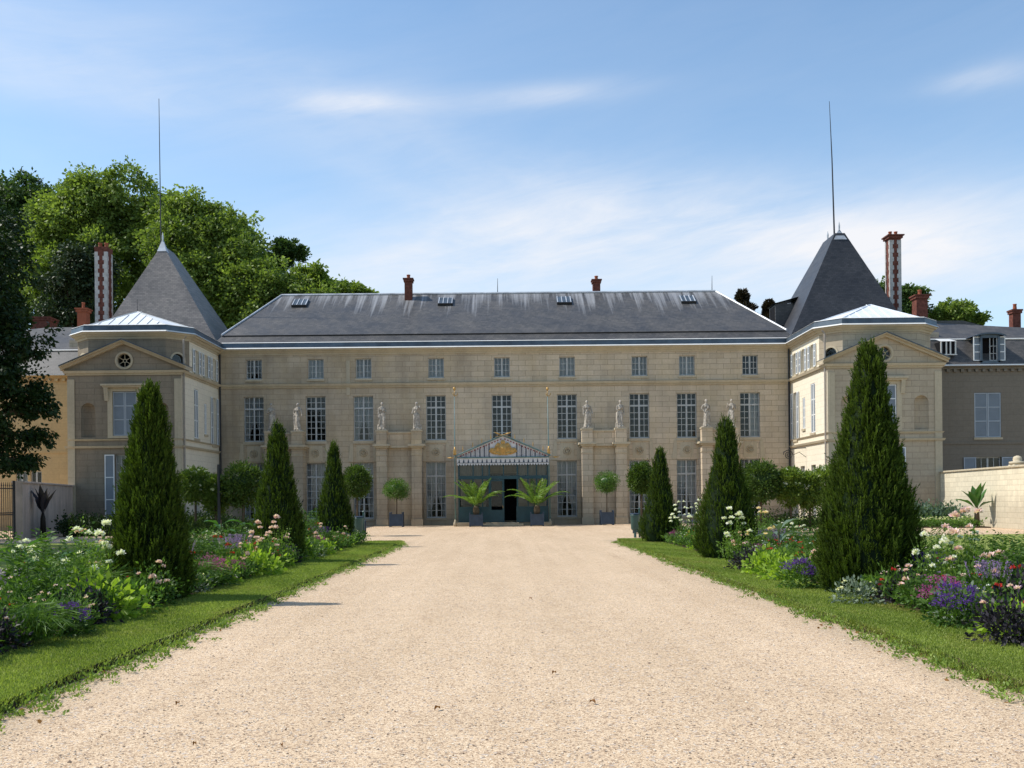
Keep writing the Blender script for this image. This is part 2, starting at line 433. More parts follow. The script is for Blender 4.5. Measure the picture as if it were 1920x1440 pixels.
L['plane'] = leafmat('plane_leaf', (.075, .125, .022), (.30, .38, .09), .4)
L['plane2'] = leafmat('lime_tree_leaf', (.07, .13, .02), (.24, .31, .06), .4)
L['oak'] = leafmat('dark_leaf', (.03, .07, .018), (.11, .17, .045), .3)
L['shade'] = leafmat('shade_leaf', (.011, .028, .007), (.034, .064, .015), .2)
L['pine'] = leafmat('pine_leaf', (.018, .035, .014), (.06, .085, .035), .15)
L['purple_tree'] = leafmat('beech_leaf', (.02, .016, .012), (.05, .038, .022), .2)
L['yew'] = leafmat('yew_spray', (.006, .018, .003), (.12, .18, .022), .25, .6, .15)
L['bay'] = leafmat('bay_leaf', (.04, .10, .015), (.17, .30, .05), .3, .35, .4)
L['standard'] = leafmat('standard_leaf', (.03, .065, .012), (.11, .17, .03), .3)
L['palm'] = leafmat('palm_leaf', (.05, .13, .02), (.24, .36, .06), .35, .4, .35)
L['green'] = leafmat('border_leaf', (.022, .062, .010), (.15, .26, .045), .35)
L['fresh'] = leafmat('fresh_leaf', (.06, .14, .02), (.22, .37, .06), .4)
L['lime'] = leafmat('lime_leaf', (.16, .28, .025), (.40, .52, .07), .4)
L['darkleaf'] = leafmat('bronze_leaf', (.018, .014, .022), (.05, .045, .055), .2)
L['rose'] = leafmat('rose_leaf', (.06, .12, .02), (.22, .33, .06), .4)
L['grey'] = leafmat('silver_leaf', (.10, .14, .10), (.24, .29, .20), .25)
L['canna'] = leafmat('canna_leaf', (.035, .10, .025), (.09, .20, .045), .35, .3, .4)
L['blue'] = leafmat('hosta_leaf', (.06, .11, .075), (.16, .22, .15), .3)
L['grass'] = leafmat('grass_blade', (.12, .175, .028), (.36, .43, .10), .4)
L['weed'] = leafmat('weed_leaf', (.09, .16, .025), (.30, .40, .09), .35)
# the grass is scorched in patches
_t = L['grass'].node_tree; _b = _t.nodes['Principled BSDF']; _src = _b.inputs['Base Color'].links[0].from_socket
_n = noise(_t, .55, 5, .65, scl(_t, wpos(_t), (1.7, .8, 1), (3, 7, 0)))
_c = mixc(_t, mth(_t, 'MULTIPLY', ramp(_t, _n, .50, .68), .55), _src, (.36, .27, .10)); _t.links.new(_c, _b.inputs['Base Color'])
def petal(name, a, b): L[name] = leafmat(name + '_petal', a, b, .3, .6, .1)
petal('pink', (.74, .40, .44), (.92, .76, .74)); petal('white', (.80, .78, .70), (.92, .90, .85))
petal('peach', (.84, .60, .36), (.92, .80, .62)); petal('redp', (.42, .025, .03), (.65, .07, .05))
petal('orange', (.75, .12, .02), (.85, .26, .05)); petal('violet', (.07, .02, .20), (.18, .07, .42))
petal('lilac', (.22, .13, .34), (.38, .26, .48)); petal('magenta', (.32, .05, .22), (.55, .14, .40))
petal('cream', (.75, .72, .38), (.88, .86, .62)); petal('dry', (.20, .09, .03), (.35, .18, .07))

# ------------------------------------------------------------------ leaf meshes
rng = np.random.default_rng(11)
def unit(v): return v / np.maximum(1e-9, np.linalg.norm(v, axis=1, keepdims=True))
class LM:
    def __init__(s): s.v = []; s.t = []; s.n = 0; s.mi = []
    def add(s, Pn, D, Ln, Wd, tint, mi=0, fold=.15):
        N = len(Pn)
        if N == 0: return
        D = unit(D); Rr = unit(rng.normal(size=(N, 3)))
        sd = unit(np.cross(D, Rr)); nm = np.cross(sd, D)
        Ln = np.broadcast_to(Ln, (N,))[:, None]; Wd = np.broadcast_to(Wd, (N,))[:, None]
        mid = Pn + D * Ln * .45 + nm * Ln * fold
        a = Pn; b = mid + sd * Wd * .5; c = Pn + D * Ln; d = mid - sd * Wd * .5
        s.v.append(np.stack([a, b, c, d], 1).reshape(-1, 3))
        s.t.append(np.clip(np.broadcast_to(tint, (N,)), 0, 1)); s.mi.append(np.full(N, mi)); s.n += N
    def build(s, name, mats, parent=None, extra=None, off=None):
        v = np.concatenate(s.v).astype(np.float32); tint = np.concatenate(s.t).astype(np.float32); mi = np.concatenate(s.mi).astype(np.int32)
        if off is None: off = rootloc(parent)
        v = v - np.array(off, dtype=np.float32)
        n = s.n
        idx = np.arange(4 * n, dtype=np.int32)
        starts = np.arange(0, 4 * n, 4, dtype=np.int32)
        if extra is not None:      # closed solid (core) appended: (verts, quads, tint)
            ev, ef, et = extra
            ev = (np.array(ev) - np.array(off)).astype(np.float32); ef = np.array(ef, dtype=np.int32)
            idx = np.concatenate([idx, (ef + 4 * n).ravel()]).astype(np.int32)
            starts = np.arange(0, 4 * (n + len(ef)), 4, dtype=np.int32)
            v = np.concatenate([v, ev]); tint = np.concatenate([tint, np.full(len(ef), et, np.float32)]).astype(np.float32)
            mi = np.concatenate([mi, np.zeros(len(ef), np.int32)]).astype(np.int32)
        me = bpy.data.meshes.new(name)
        me.vertices.add(len(v)); me.vertices.foreach_set('co', v.ravel())
        me.loops.add(len(idx)); me.loops.foreach_set('vertex_index', idx)
        me.polygons.add(len(starts)); me.polygons.foreach_set('loop_start', starts)
        me.polygons.foreach_set('material_index', mi)
        at = me.attributes.new('tint', 'FLOAT', 'FACE'); at.data.foreach_set('value', tint)
        if not isinstance(mats, (list, tuple)): mats = [mats]
        for m in mats: me.materials.append(m)
        me.update(calc_edges=True); me.validate()
        o = bpy.data.objects.new(name, me); COL.objects.link(o); o.parent = parent
        return o
def rnd(a, b, n): return rng.uniform(a, b, n)
def crown(lm, lobes, nclump, nleaf, cr, ls, droop=.3, tb=0.0, mi=0, inner=.55, flat=.75):
    """leaf clumps on and inside ellipsoidal lobes"""
    big = np.array(lobes); ns = 9
    sub = []
    for l in big:
        dd = unit(rng.normal(size=(ns, 3))); dd[:, 2] = dd[:, 2] * .8 + .15
        f = rng.uniform(.34, .55, ns)
        for i in range(ns):
            cc_ = l[:3] + dd[i] * l[3:6] * (1.02 - f[i] * .75)
            sub.append((*cc_, *(l[3:6] * f[i]), rng.normal(0, .09)))
        sub.append((*l[:3], *(l[3:6] * .72), 0))
    sub = np.array(sub)
    vol = (sub[:, 3] * sub[:, 4] * sub[:, 5]) ** .67
    pick = rng.choice(len(sub), nclump, p=vol / vol.sum())
    Lb = sub[pick]
    d = unit(rng.normal(size=(nclump, 3)))
    r = inner + (1.04 - inner) * rng.random(nclump) ** .6
    c = Lb[:, :3] + d * Lb[:, 3:6] * r[:, None]
    c += rng.normal(size=c.shape) * cr * .2
    ct = rng.normal(0, .12, nclump) + .46 + tb + Lb[:, 6]
    sz = rng.uniform(.6, 1.4, nclump)
    k = np.repeat(np.arange(nclump), nleaf)
    off = rng.normal(size=(len(k), 3)) * .36; off[:, 2] *= flat
    p = c[k] + off * cr * sz[k][:, None]
    D = unit(off + d[k] * .8 + rng.normal(size=off.shape) * .5) ; D[:, 2] -= droop
    lm.add(p, D, ls * rnd(.7, 1.4, len(k)), ls * .75 * rnd(.7, 1.3, len(k)), ct[k] + rng.normal(0, .16, len(k)), mi)
def limbs(mb, base, lobes, r0, htrunk, lean=(0, 0)):
    base = Vector(base); top = base + Vector((lean[0], lean[1], htrunk))
    mb.tube([base, base + (top - base) * .1, base + (top - base) * .5, top], [r0 * 1.35, r0, r0 * .85, r0 * .7], 10)
    for l in lobes:
        c = Vector(l[:3]); m = top.lerp(c, .5) + Vector((random.uniform(-.5, .5), random.uniform(-.5, .5), random.uniform(0, .8)))
        mb.tube([top - Vector((0, 0, htrunk * .12)), m, c], [r0 * .5, r0 * .28, r0 * .1], 7)
def broadleaf(name, label, base, lobes, leaf, nclump=500, nleaf=40, cr=1.1, ls=.38, r0=.45, ht=6, group=None, tb=0, droop=.3, cat='tree', inner=.55):
    t = thing(name, label, cat, base, 0, group)
    mb = MB(); limbs(mb, base, lobes, r0, ht); mb.build('trunk', M['bark'], t, True)
    lm = LM(); crown(lm, lobes, nclump, nleaf, cr, ls, droop, tb, inner=inner); lm.build('crown', L[leaf], t)
    return t

# ================================================================== SETTING
def struct(o): o['kind'] = 'structure'; return o
mb = MB(); mb.poly([(-900, -60, -.03), (900, -60, -.03), (900, 1500, -.03), (-900, 1500, -.03)])
struct(mb.build('ground', M['ground']))
mb = MB(); mb.poly([(-40, -20, 0), (40, -20, 0), (40, 64, 0), (-40, 64, 0)])
struct(mb.build('gravel_path', M['gravel']))
XL, XR, YE = -3.72, 4.03, 36.6       # inner lawn edges and where the lawns end
def lawn(sx, xi, xo):
    """raised lawn with a worn irregular edge"""
    pts = []
    y = 2.0
    while y < YE - 1.2:
        pts.append((xi + .05 * math.sin(y * 1.3) + random.uniform(-.03, .03), y)); y += .25
    for k in range(1, 9):
        a = k / 8 * PI / 2
        pts.append((xi + sx * (1.3 - 1.3 * math.cos(a)) + random.uniform(-.02, .02), YE - 1.2 + 1.2 * math.sin(a)))
    x = xi + sx * 1.7
    while abs(x) < abs(xo):
        pts.append((x, YE + .45 * (abs(x) - 5) * .12 + random.uniform(-.03, .03))); x += sx * .5
    pts.append((xo, YE + 2)); pts.append((xo, 2.0))
    mb = MB(); n = len(pts)
    inner = [(x + sx * .05, y - .02) for x, y in pts]
    mb.poly([(x, y, .085) for x, y in inner])
    for i in range(n):
        j = (i + 1) % n
        mb.poly([(pts[i][0], pts[i][1], -.01), (pts[j][0], pts[j][1], -.01), (inner[j][0], inner[j][1], .085), (inner[i][0], inner[i][1], .085)], 1)
    return struct(mb.build('lawn', [M['lawn'], M['soil']]))
lawn(-1, XL, -21); lawn(1, XR, 21)
BL = (-4.92, -8.2); BR = (5.15, 8.6)
for a, b in (BL, BR):
    mb = MB(); x0, x1 = min(a, b), max(a, b)
    ny = 60
    for i in range(ny):
        ya = 7 + i * (35.6 - 7) / ny; yb = 7 + (i + 1) * (35.6 - 7) / ny
        for j in range(8):
            xa = x0 + (x1 - x0) * j / 8; xb = x0 + (x1 - x0) * (j + 1) / 8
            h = lambda x, y: .089 + .10 * math.sin(PI * (x - x0) / (x1 - x0)) + (.02 * math.sin(x * 9 + y * 5) if x0 < x < x1 else 0)
            mb.poly([(xa, ya, h(xa, ya)), (xb, ya, h(xb, ya)), (xb, yb, h(xb, yb)), (xa, yb, h(xa, yb))])
    struct(mb.build('flower_bed', M['soil'], smooth=True))

# ================================================================== MANSION
Y0 = 62.0; XI = 17.8; XO = 24.1; YF = 54.9; YO = 55.3; YC = 56.3
ZC = 10.68                      # underside of cornice
man = thing('country_mansion', 'long pale stone country mansion with slate roofs, pyramid towers and two projecting wings', 'mansion', (0, Y0, 0))
def zz(py, Y, px=948): return P(px, py, Y).z
def wall(T, Wd, z0, z1, ops, name='wall', m=None, parent=None):
    """ashlar panel with true openings; ops: (u0,u1,v0,v1,depth,kind,back)"""
    mb = MB(T)
    us = sorted({0, Wd, *[o[0] for o in ops], *[o[1] for o in ops]})
    vs = sorted({z0, z1, *[o[2] for o in ops], *[o[3] for o in ops]})
    for i in range(len(us) - 1):
        for j in range(len(vs) - 1):
            uc = (us[i] + us[i + 1]) / 2; vc = (vs[j] + vs[j + 1]) / 2
            if any(o[0] < uc < o[1] and o[2] < vc < o[3] for o in ops): continue
            mb.poly([(us[i], 0, vs[j]), (us[i + 1], 0, vs[j]), (us[i + 1], 0, vs[j + 1]), (us[i], 0, vs[j + 1])])
    for (u0, u1, v0, v1, dp, kind, back) in ops:
        if kind == 'rect':
            out = [(u0, v0), (u1, v0), (u1, v1), (u0, v1)]
        else:
            r = (u1 - u0) / 2; uc = (u0 + u1) / 2; n = 8
            vc = v1 - r
            arc = [(uc + r * math.cos(k * PI / (2 * n)), vc + r * math.sin(k * PI / (2 * n))) for k in range(2 * n + 1)]
            def corner(a, cu, cv):
                for k in range(len(a) - 1):
                    mb.poly([(cu, 0, cv), (a[k][0], 0, a[k][1]), (a[k + 1][0], 0, a[k + 1][1])])
            corner(arc[:n + 1], u1, v1); corner(arc[n:], u0, v1)
            if kind == 'round':
                low = [(a, 2 * vc - b) for a, b in arc][::-1]
                corner(low[:n + 1], u0, v0); corner(low[n:], u1, v0)
                out = arc + low[1:-1]
            else:
                out = [(u0, v0), (u1, v0)] + arc[1:-1] if False else [(u0, v0), (u1, v0)] + arc
        if kind == 'niche':
            nu = 12; nv = 14
            def q(i, j):
                th = PI * i / nu; x = -r * math.cos(th); 
                if j <= 6: return (uc + x, -r * .8 * math.sin(th), v0 + (vc - v0) * j / 6)
                ph = (j - 6) / 8 * PI / 2
                return (uc + x * math.cos(ph), -r * .8 * math.sin(th) * math.cos(ph), vc + r * math.sin(ph))
            # the shell is a quarter dome: build it by rings
            for i in range(nu):
                for j in range(nv):
                    mb.poly([q(i, j), q(i + 1, j), q(i + 1, j + 1), q(i, j + 1)], 0)
            mb.poly([(uc - r * math.cos(PI * i / nu), -r * .8 * math.sin(PI * i / nu), v0) for i in range(nu + 1)])
            continue
        n = len(out)
        for k in range(n):
            a, b = out[k], out[(k + 1) % n]
            mb.poly([(a[0], 0, a[1]), (a[0], -dp, a[1]), (b[0], -dp, b[1]), (b[0], 0, b[1])])
        mb.poly([(a, -dp, b) for a, b in out], 1)
    return mb.build(name, [m or M['stone'], M['dark']], parent or man)

def window(T, uc, v0, v1, w, rec=.16, rows=(2, 5), cols=4, tr=.25, curtain=None, shut=None, parent=None, sill=True, blind=None, smat='shutter', label=None):
    mb = MB(T); u0, u1 = uc - w / 2, uc + w / 2
    d0, d1 = -rec - .06, -rec
    e = .003
    bw = .055
    mb.box(u0 + e, u0 + bw, d0, d1, v0 + e, v1 - e); mb.box(u1 - bw, u1 - e, d0, d1, v0 + e, v1 - e)
    mb.box(u0 + bw, u1 - bw, d0, d1, v0 + e, v0 + bw * 1.5); mb.box(u0 + bw, u1 - bw, d0, d1, v1 - bw, v1 - e)
    mb.box(uc - .05, uc + .05, d0 - .01, d1 + .012, v0 + bw, v1 - bw)
    vt = v1 - (v1 - v0) * tr if tr else None
    if tr: mb.box(u0 + bw, u1 - bw, d0 - .008, d1 + .008, vt - .05, vt + .05)
    g = .017
    n2 = cols // 2
    for sd in (0, 1):
        a, b = (u0 + bw, uc - .05) if sd == 0 else (uc + .05, u1 - bw)
        for k in range(1, n2):
            x = a + (b - a) * k / n2
            mb.box(x - g, x + g, d0 + .02, d1 - .006, v0 + bw, v1 - bw)
    spans = [(v0 + bw, (vt if tr else v1) - .05, rows[1])] + ([(vt + .05, v1 - bw, rows[0])] if tr else [])
    for (a, b, n) in spans:
        for k in range(1, n):
            z = a + (b - a) * k / n
            mb.box(u0 + bw, u1 - bw, d0 + .022, d1 - .009, z - g, z + g)
    win = mb.build('window', M['frame'], parent or man)
    if label: win['label'] = label
    pb = MB(T); pb.poly([(u0 + .02, d0 + .03, v0 + .02), (u1 - .02, d0 + .03, v0 + .02), (u1 - .02, d0 + .03, v1 - .02), (u0 + .02, d0 + .03, v1 - .02)])
    pb.build('pane', M['glass'], win)
    if sill:
        sb = MB(T); sb.box(u0 - .06, u1 + .06, -rec + .02, .07, v0 - .13, v0 - .004); sb.build('sill', M['trim'], win)
    if curtain is not None:
        for sd in (-1, 1):
            cb = MB(T); n = 22
            yb = d0 - .09
            for k in range(n):
                def c(kk, v):
                    f = kk / n
                    # cloth hangs from the head, gathered outward towards the foot
                    open_ = curtain if v == 0 else (curtain * .15 if v == 1 else 0.02)
                    inner = (uc - sd * -.02) if False else uc + sd * (.03 + open_ * (w / 2 - .12))
                    outer = uc + sd * (w / 2 - .03)
                    x = outer + (inner - outer) * f
                    return (x, yb + .025 * math.sin(kk * 1.7), (v0 + .05, v0 + (v1 - v0) * .42, v1 - .05)[v])
                cb.poly([c(k, 0), c(k + 1, 0), c(k + 1, 1), c(k, 1)]); cb.poly([c(k, 1), c(k + 1, 1), c(k + 1, 2), c(k, 2)])
            cb.build('curtain', M['curtain'], win, True)
    if blind is not None:
        cb = MB(T); a, b = (u0 + .05, u1 - .05) if blind == 0 else ((uc + .03, u1 - .05) if blind > 0 else (u0 + .05, uc - .03))
        cb.box(a, b, d0 - .08, d0 - .06, v0 + .05, v1 - .05); cb.build('blind', M['curtain'], win)
    if shut:
        for sd in (-1, 1):
            shutter(T, uc, v0, v1, w, sd, shut, win, rec, smat)
    return win
def shutter(T, uc, v0, v1, w, sd, mode, par, rec=.16, smat='shutter'):
    hw = w / 2
    if mode == 'open': a = uc + sd * (hw + hw / 2 + .02); y = .06
    else: a = uc + sd * hw / 2; y = -.04
    a0, a1 = a - hw / 2 + .008, a + hw / 2 - .008
    if mode != 'open' : a0, a1 = a0 + .004, a1 - .004
    sb = MB(T); st = .055
    v0 += .012; v1 -= .012
    sb.box(a0, a0 + st, y - .02, y + .02, v0, v1); sb.box(a1 - st, a1, y - .02, y + .02, v0, v1)
    for k in (0, .36, .68, 1):
        z = v0 + st / 2 + (v1 - v0 - st) * k
        sb.box(a0 + st, a1 - st, y - .017, y + .017, z - st / 2, z + st / 2)
    n = int((v1 - v0) / .085)
    for k in range(n):
        z = v0 + (v1 - v0) * (k + .5) / n
        sb.poly([(a0 + st, y - .012, z + .042), (a1 - st, y - .012, z + .042), (a1 - st, y + .012, z - .036), (a0 + st, y + .012, z - .036)], 1)
    sb.box(a0 + st, a1 - st, y - .019, y - .0145, v0 + .02, v1 - .02, 1)
    sb.build('shutter', [M[smat], M['louver']], par)

# ---- main front: windows measured from the photograph
TF = frame((-XI, Y0, 0), (1, 0))
wx = [476, 592, 681.5, 817.5, 941, 1063.3, 1199, 1288, 1406.5]
ops = []; wins = []
for i, px in enumerate(wx):
    x = P(px, 690, Y0).x + XI
    za, zb = 9.18, 10.42
    wa = .98
    ops.append((x - wa / 2, x + wa / 2, za, zb, .5, 'rect', 1)); wins.append((x, za, zb, wa, 'attic', i))
    x = P(px, 790, Y0).x + XI
    za, zb = 5.30, 8.10; wf = 1.24
    ops.append((x - wf / 2, x + wf / 2, za, zb, .6, 'rect', 1)); wins.append((x, za, zb, wf, 'first', i))
    if i == 4: continue
    x = P(px, 900, Y0).x + XI
    za, zb = .45, 3.95
    ops.append((x - wf / 2, x + wf / 2, za, zb, .6, 'rect', 1)); wins.append((x, za, zb, wf, 'ground', i))
xd = P(941, 930, Y0).x + XI
ops.append((xd - 1.0, xd + 1.0, 0.25, 3.2, 1.0, 'rect', 1))
wall(TF, 2 * XI, 0, 11.1, ops)
for (x, za, zb, w, row, i) in wins:
    if row == 'attic':
        window(TF, x, za, zb, w, .14, (1, 3), 4, 0, blind=0 if i in (1, 2, 3, 4, 5, 6, 7) and i % 2 else None, curtain=.75 if i == 0 else (.1 if i in (2, 4, 6) else None))
    elif row == 'first':
        window(TF, x, za, zb, w, .16, (2, 5), 4, .27, blind={8: 1, 3: None, 1: None}.get(i), curtain=.8 if i in (0, 2) else None)
    else:
        window(TF, x, za, zb, w, .22, (2, 6), 4, .25, curtain=None if i == 8 else .75)
# trim around the main front
for i, px in enumerate(wx):      # apron panels with flared jamb blocks below the tall windows
    x = P(px, 850, Y0).x + XI
    if i == 4: continue
    mb = MB(TF)
    for sd in (-1, 1):
        mb.poly([(x + sd * .62, .05, 4.0), (x + sd * .95, .05, 4.0), (x + sd * .80, .05, 5.14), (x + sd * .62, .05, 5.14)])
        mb.poly([(x + sd * .62, .05, 4.0), (x + sd * .62, 0, 4.0), (x + sd * .62, 0, 5.14), (x + sd * .62, .05, 5.14)])
        mb.poly([(x + sd * .95, .05, 4.0), (x + sd * .95, 0, 4.0), (x + sd * .80, 0, 5.14), (x + sd * .80, .05, 5.14)])
    mb.box(x - .80, x + .80, 0, .065, 5.12, 5.165)
    mb.build('window_surround', M['trim'], man)
mb = MB(TF)
mb.box(P(681, 690, Y0).x + XI - 1.05, P(681, 690, Y0).x + XI - .82, 0, .04, 8.15, 10.3)
mb.build('flue_strip', M['trim'], man)
for i, px in enumerate(wx):
    if i == 4: continue
    x = P(px, 850, Y0).x + XI
    rb = MB(TF); n = 18
    for rr, dd in ((.27, .07), (.17, .11)):
        for k in range(n):
            t0, t1 = 2 * PI * k / n, 2 * PI * (k + 1) / n
            q = lambda r, t, y: (x + r * math.cos(t), y, 4.55 + r * math.sin(t))
            rb.poly([q(rr, t0, .0), q(rr, t1, .0), q(rr - .03, t1, dd), q(rr - .03, t0, dd)])
            rb.poly([q(rr - .03, t0, dd), q(rr - .03, t1, dd), q(rr - .08, t1, .02), q(rr - .08, t0, .02)])
    for k in range(6):
        t = k * PI / 3; cx_, cz_ = x + .06 * math.cos(t), 4.55 + .06 * math.sin(t)
        rb.box(cx_ - .025, cx_ + .025, 0, .09, cz_ - .025, cz_ + .025)
    rb.box(x - .42, x + .42, 0, .022, 4.08, 5.02)
    rb.build('rosette', M['trim'], man)

# ---- wings
def mir(s, path):
    if s < 0: return path
    return [(-x, y) for x, y in path][::-1]
# plan paths of the left wing, walked from outside in towards the main front
OCT = [(-XO, 60.5), (-XO, YC), (-XO + 1.0, YO), (-XI - 1.0, YO), (-XI, YC), (-XI, Y0)]
BLK = [(-XO, 58.5), (-XO, YF), (-XI, YF), (-XI, Y0)]
full_top = OCT + [(XI, Y0)] + [(-x, y) for x, y in OCT[:-1]][::-1]
full_low = BLK + [(XI, Y0)] + [(-x, y) for x, y in BLK[:-1]][::-1]
for s in (-1, 1):
    segT = mir(s, OCT)
    for i in range(len(segT) - 1):
        a, b = segT[i], segT[i + 1]
        side = (abs(a[0] - b[0]) < .01) and abs(abs(a[0]) - XI) < .01
        if side: continue
        Wd = math.dist(a, b); T = frame((a[0], a[1], 0), (b[0] - a[0], b[1] - a[1]))
        cham = abs(a[0] - b[0]) > .01 and abs(a[1] - b[1]) > .01
        o_ = [(Wd / 2 - .36, Wd / 2 + .36, 9.18, 9.90, .35, 'round', 1)] if cham else []
        wall(T, Wd, 7.9, 11.1, o_, m=M['weathered'] if s < 0 else M['wingstone'])  # left wing: weathered stone with the tree's shade in its colour
        if cham:
            rb = MB(T); n = 20
            for (r0_, r1_, y0_, y1_) in ((.36, .46, 0, .04),):
                for k in range(n):
                    t0, t1 = 2 * PI * k / n, 2 * PI * (k + 1) / n
                    q = lambda r, t, y: (Wd / 2 + r * math.cos(t), y, 9.54 + r * math.sin(t))
                    rb.poly([q(r0_, t0, y1_), q(r0_, t1, y1_), q(r1_, t1, y1_), q(r1_, t0, y1_)])
                    rb.poly([q(r1_, t0, y1_), q(r1_, t1, y1_), q(r1_, t1, y0_), q(r1_, t0, y0_)])
            w_ = rb.build('round_window', M['trim'], man)
            gb = MB(T); gb.poly([(Wd / 2 + .35 * math.cos(2 * PI * k / n), -.12, 9.54 + .35 * math.sin(2 * PI * k / n)) for k in range(n)])
            gb.build('pane', M['glass'], w_)
    # inner side wall, sunlit on the right wing and shaded on the left
    a, b = ((-XI, YF), (-XI, Y0)) if s < 0 else ((XI, Y0), (XI, YF))
    wall(frame(((-XI) if s < 0 else XI, YF if s < 0 else YC, 0), (0, 1) if s < 0 else (0, -1)), YC - YF, 0, 8.62, [], m=M['sidestone'])
    if s < 0: a = (-XI, YC)
    else: b = (XI, YC)
    T = frame((a[0], a[1], 0), (b[0] - a[0], b[1] - a[1])); Wd = Y0 - YC
    uu = (lambda y: y - YC) if s < 0 else (lambda y: Y0 - y)
    o_ = []; ws = []
    for y in (57.5, 59.25, 60.95):
        o_.append((uu(y) - .36, uu(y) + .36, 9.0, 10.35, .4, 'rect', 1)); ws.append((uu(y), 9.0, 10.35, .72, 'a'))
    for y, z0_, z1_, k in ((60.95, 5.05, 7.95, 'b'), (57.5, 5.25, 8.1, 'c'), (59.25, 5.6, 7.45, 'd')):
        w_ = .8 if k != 'd' else .5
        o_.append((uu(y) - w_ / 2, uu(y) + w_ / 2, z0_, z1_, .4, 'rect', 1)); ws.append((uu(y), z0_, z1_, w_, k))
    for y, k in ((61.1, 'e'), (59.6, 'f'), (57.5, 'g')):
        o_.append((uu(y) - .42, uu(y) + .42, .3, 3.4, .4, 'rect', 1)); ws.append((uu(y), .3, 3.4, .84, k))
    wall(T, Wd, 0, 11.1, o_, m=M['sidestone'])
    for (u, z0_, z1_, w_, k) in ws:
        if k in 'c': window(T, u, z0_, z1_, w_, .13, (1, 4), 4, .25, shut='closed', smat='shutter_white')
        elif k == 'd': window(T, u, z0_, z1_, w_, .13, (1, 3), 2, .0, shut='closed', smat='shutter_white')
        elif k == 'a': window(T, u, z0_, z1_, w_, .14, (1, 3), 4, 0, shut='open' if True else None, smat='shutter_white')
        elif k == 'b': window(T, u, z0_, z1_, w_, .14, (1, 4), 4, .25, shut='open', smat='shutter_white')
        else: window(T, u, z0_, z1_, w_, .14, (1, 5), 4, .25, curtain=.5, sill=False)
    # portico block
    a, b = ((-XO, YF), (-XI, YF)) if s < 0 else ((XI, YF), (XO, YF))
    T = frame((a[0], a[1], 0), (b[0] - a[0], b[1] - a[1])); Wd = XO - XI; c = Wd / 2
    WS = M['weathered'] if s < 0 else M['wingstone']  # left wing: weathered stone with the tree's shade in its colour
    o_ = [(c - .66, c + .66, 5.28, 7.72, .35, 'rect', 1), (c - .55, c + .55, .35, 4.25, .35, 'rect', 1),
          (c - 2.42, c - 1.62, 5.20, 7.1, .4, 'niche', 0), (c + 1.62, c + 2.42, 5.20, 7.1, .4, 'niche', 0)]
    wall(T, Wd, 0, 8.62, o_, m=WS)
    window(T, c, 5.28, 7.72, 1.32, .14, (1, 4), 4, .25, shut='closed', smat='shutter_white' if s > 0 else 'shutter')
    window(T, c, .35, 4.25, 1.10, .14, (2, 6), 4, .25, curtain=.3, shut='open', smat='shutter_white')
    hb = MB(T)      # hood on brackets over the tall window, and jambs
    hb.box(c - 1.22, c + 1.22, .0, .30, 8.02, 8.12); hb.box(c - 1.15, c + 1.15, .0, .22, 7.93, 8.02)
    for sd in (-1, 1):
        for kk in range(6):
            f0 = kk / 6
            hb.box(c + sd * .98 - .11, c + sd * .98 + .11, .0, .20 - .13 * f0, 7.93 - (kk + 1) * .12, 7.93 - kk * .12)
        hb.box(c + sd * .80 - .135, c + sd * .80 + .135, .0, .05, 5.15, 7.93)
    hb.box(c - .66, c + .66, .0, .045, 7.73, 7.93)
    hb.build('window_surround', M['trim'], man)
    for sd in (-1, 1):
        hb = MB(T)
        u_ = c + sd * (Wd / 2 - .2)
        hb.box(u_ - .2 + .004, u_ + .2 - .004, .0, .055, 0.02, 8.40)
        hb.box(u_ - .2 + .001, u_ + .2 - .001, .0, .075, .0, .55)
        hb.build('corner_pilaster', M['trim'], man)
    # outer return of the block
    a, b = ((-XO, 60), (-XO, YF)) if s < 0 else ((XO, YF), (XO, 60))
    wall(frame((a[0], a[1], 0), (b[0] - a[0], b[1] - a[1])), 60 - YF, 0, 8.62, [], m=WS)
    # pediment: tympanum with a round window, raking cornices, small roof behind
    zp, za = 8.95, 10.33
    cx_ = s * (XI + XO) / 2
    T = frame((cx_, YF - .02, 0), (1, 0))
    hw = 3.3
    pb = MB(T); n = 20; r = .36; zc = 9.42
    ring = [(r * math.cos(2 * PI * k / n - PI / 2), zc + r * math.sin(2 * PI * k / n - PI / 2)) for k in range(n + 1)]
    for sd in (-1, 1):
        rr = [(sd * abs(a), b) for a, b in (ring[:n // 2 + 1])]
        outer = [(0, zp - .3), (sd * hw, zp - .3), (sd * hw, zp), (sd * hw * .5, (zp + za) / 2), (0, za)]
        # fan between circle and triangle
        m_ = len(rr)
        oi = [0, 0, 1, 1, 1, 2, 2, 3, 3, 4, 4]
        for k in range(m_ - 1):
            a0, a1 = oi[k], oi[k + 1]
            pb.poly([(rr[k][0], 0, rr[k][1]), (rr[k + 1][0], 0, rr[k + 1][1]), (outer[a1][0], 0, outer[a1][1])])
            if a0 != a1: pb.poly([(rr[k][0], 0, rr[k][1]), (outer[a1][0], 0, outer[a1][1]), (outer[a0][0], 0, outer[a0][1])])
    for k in range(n):
        pb.poly([(ring[k][0], 0, ring[k][1]), (ring[k + 1][0], 0, ring[k + 1][1]), (ring[k + 1][0], -.3, ring[k + 1][1]), (ring[k][0], -.3, ring[k][1])])
    pb.poly([(a, -.3, b) for a, b in ring[:-1]], 1)
    ped = pb.build('pediment', [WS, M['dark']], man)
    rk = MB(T)
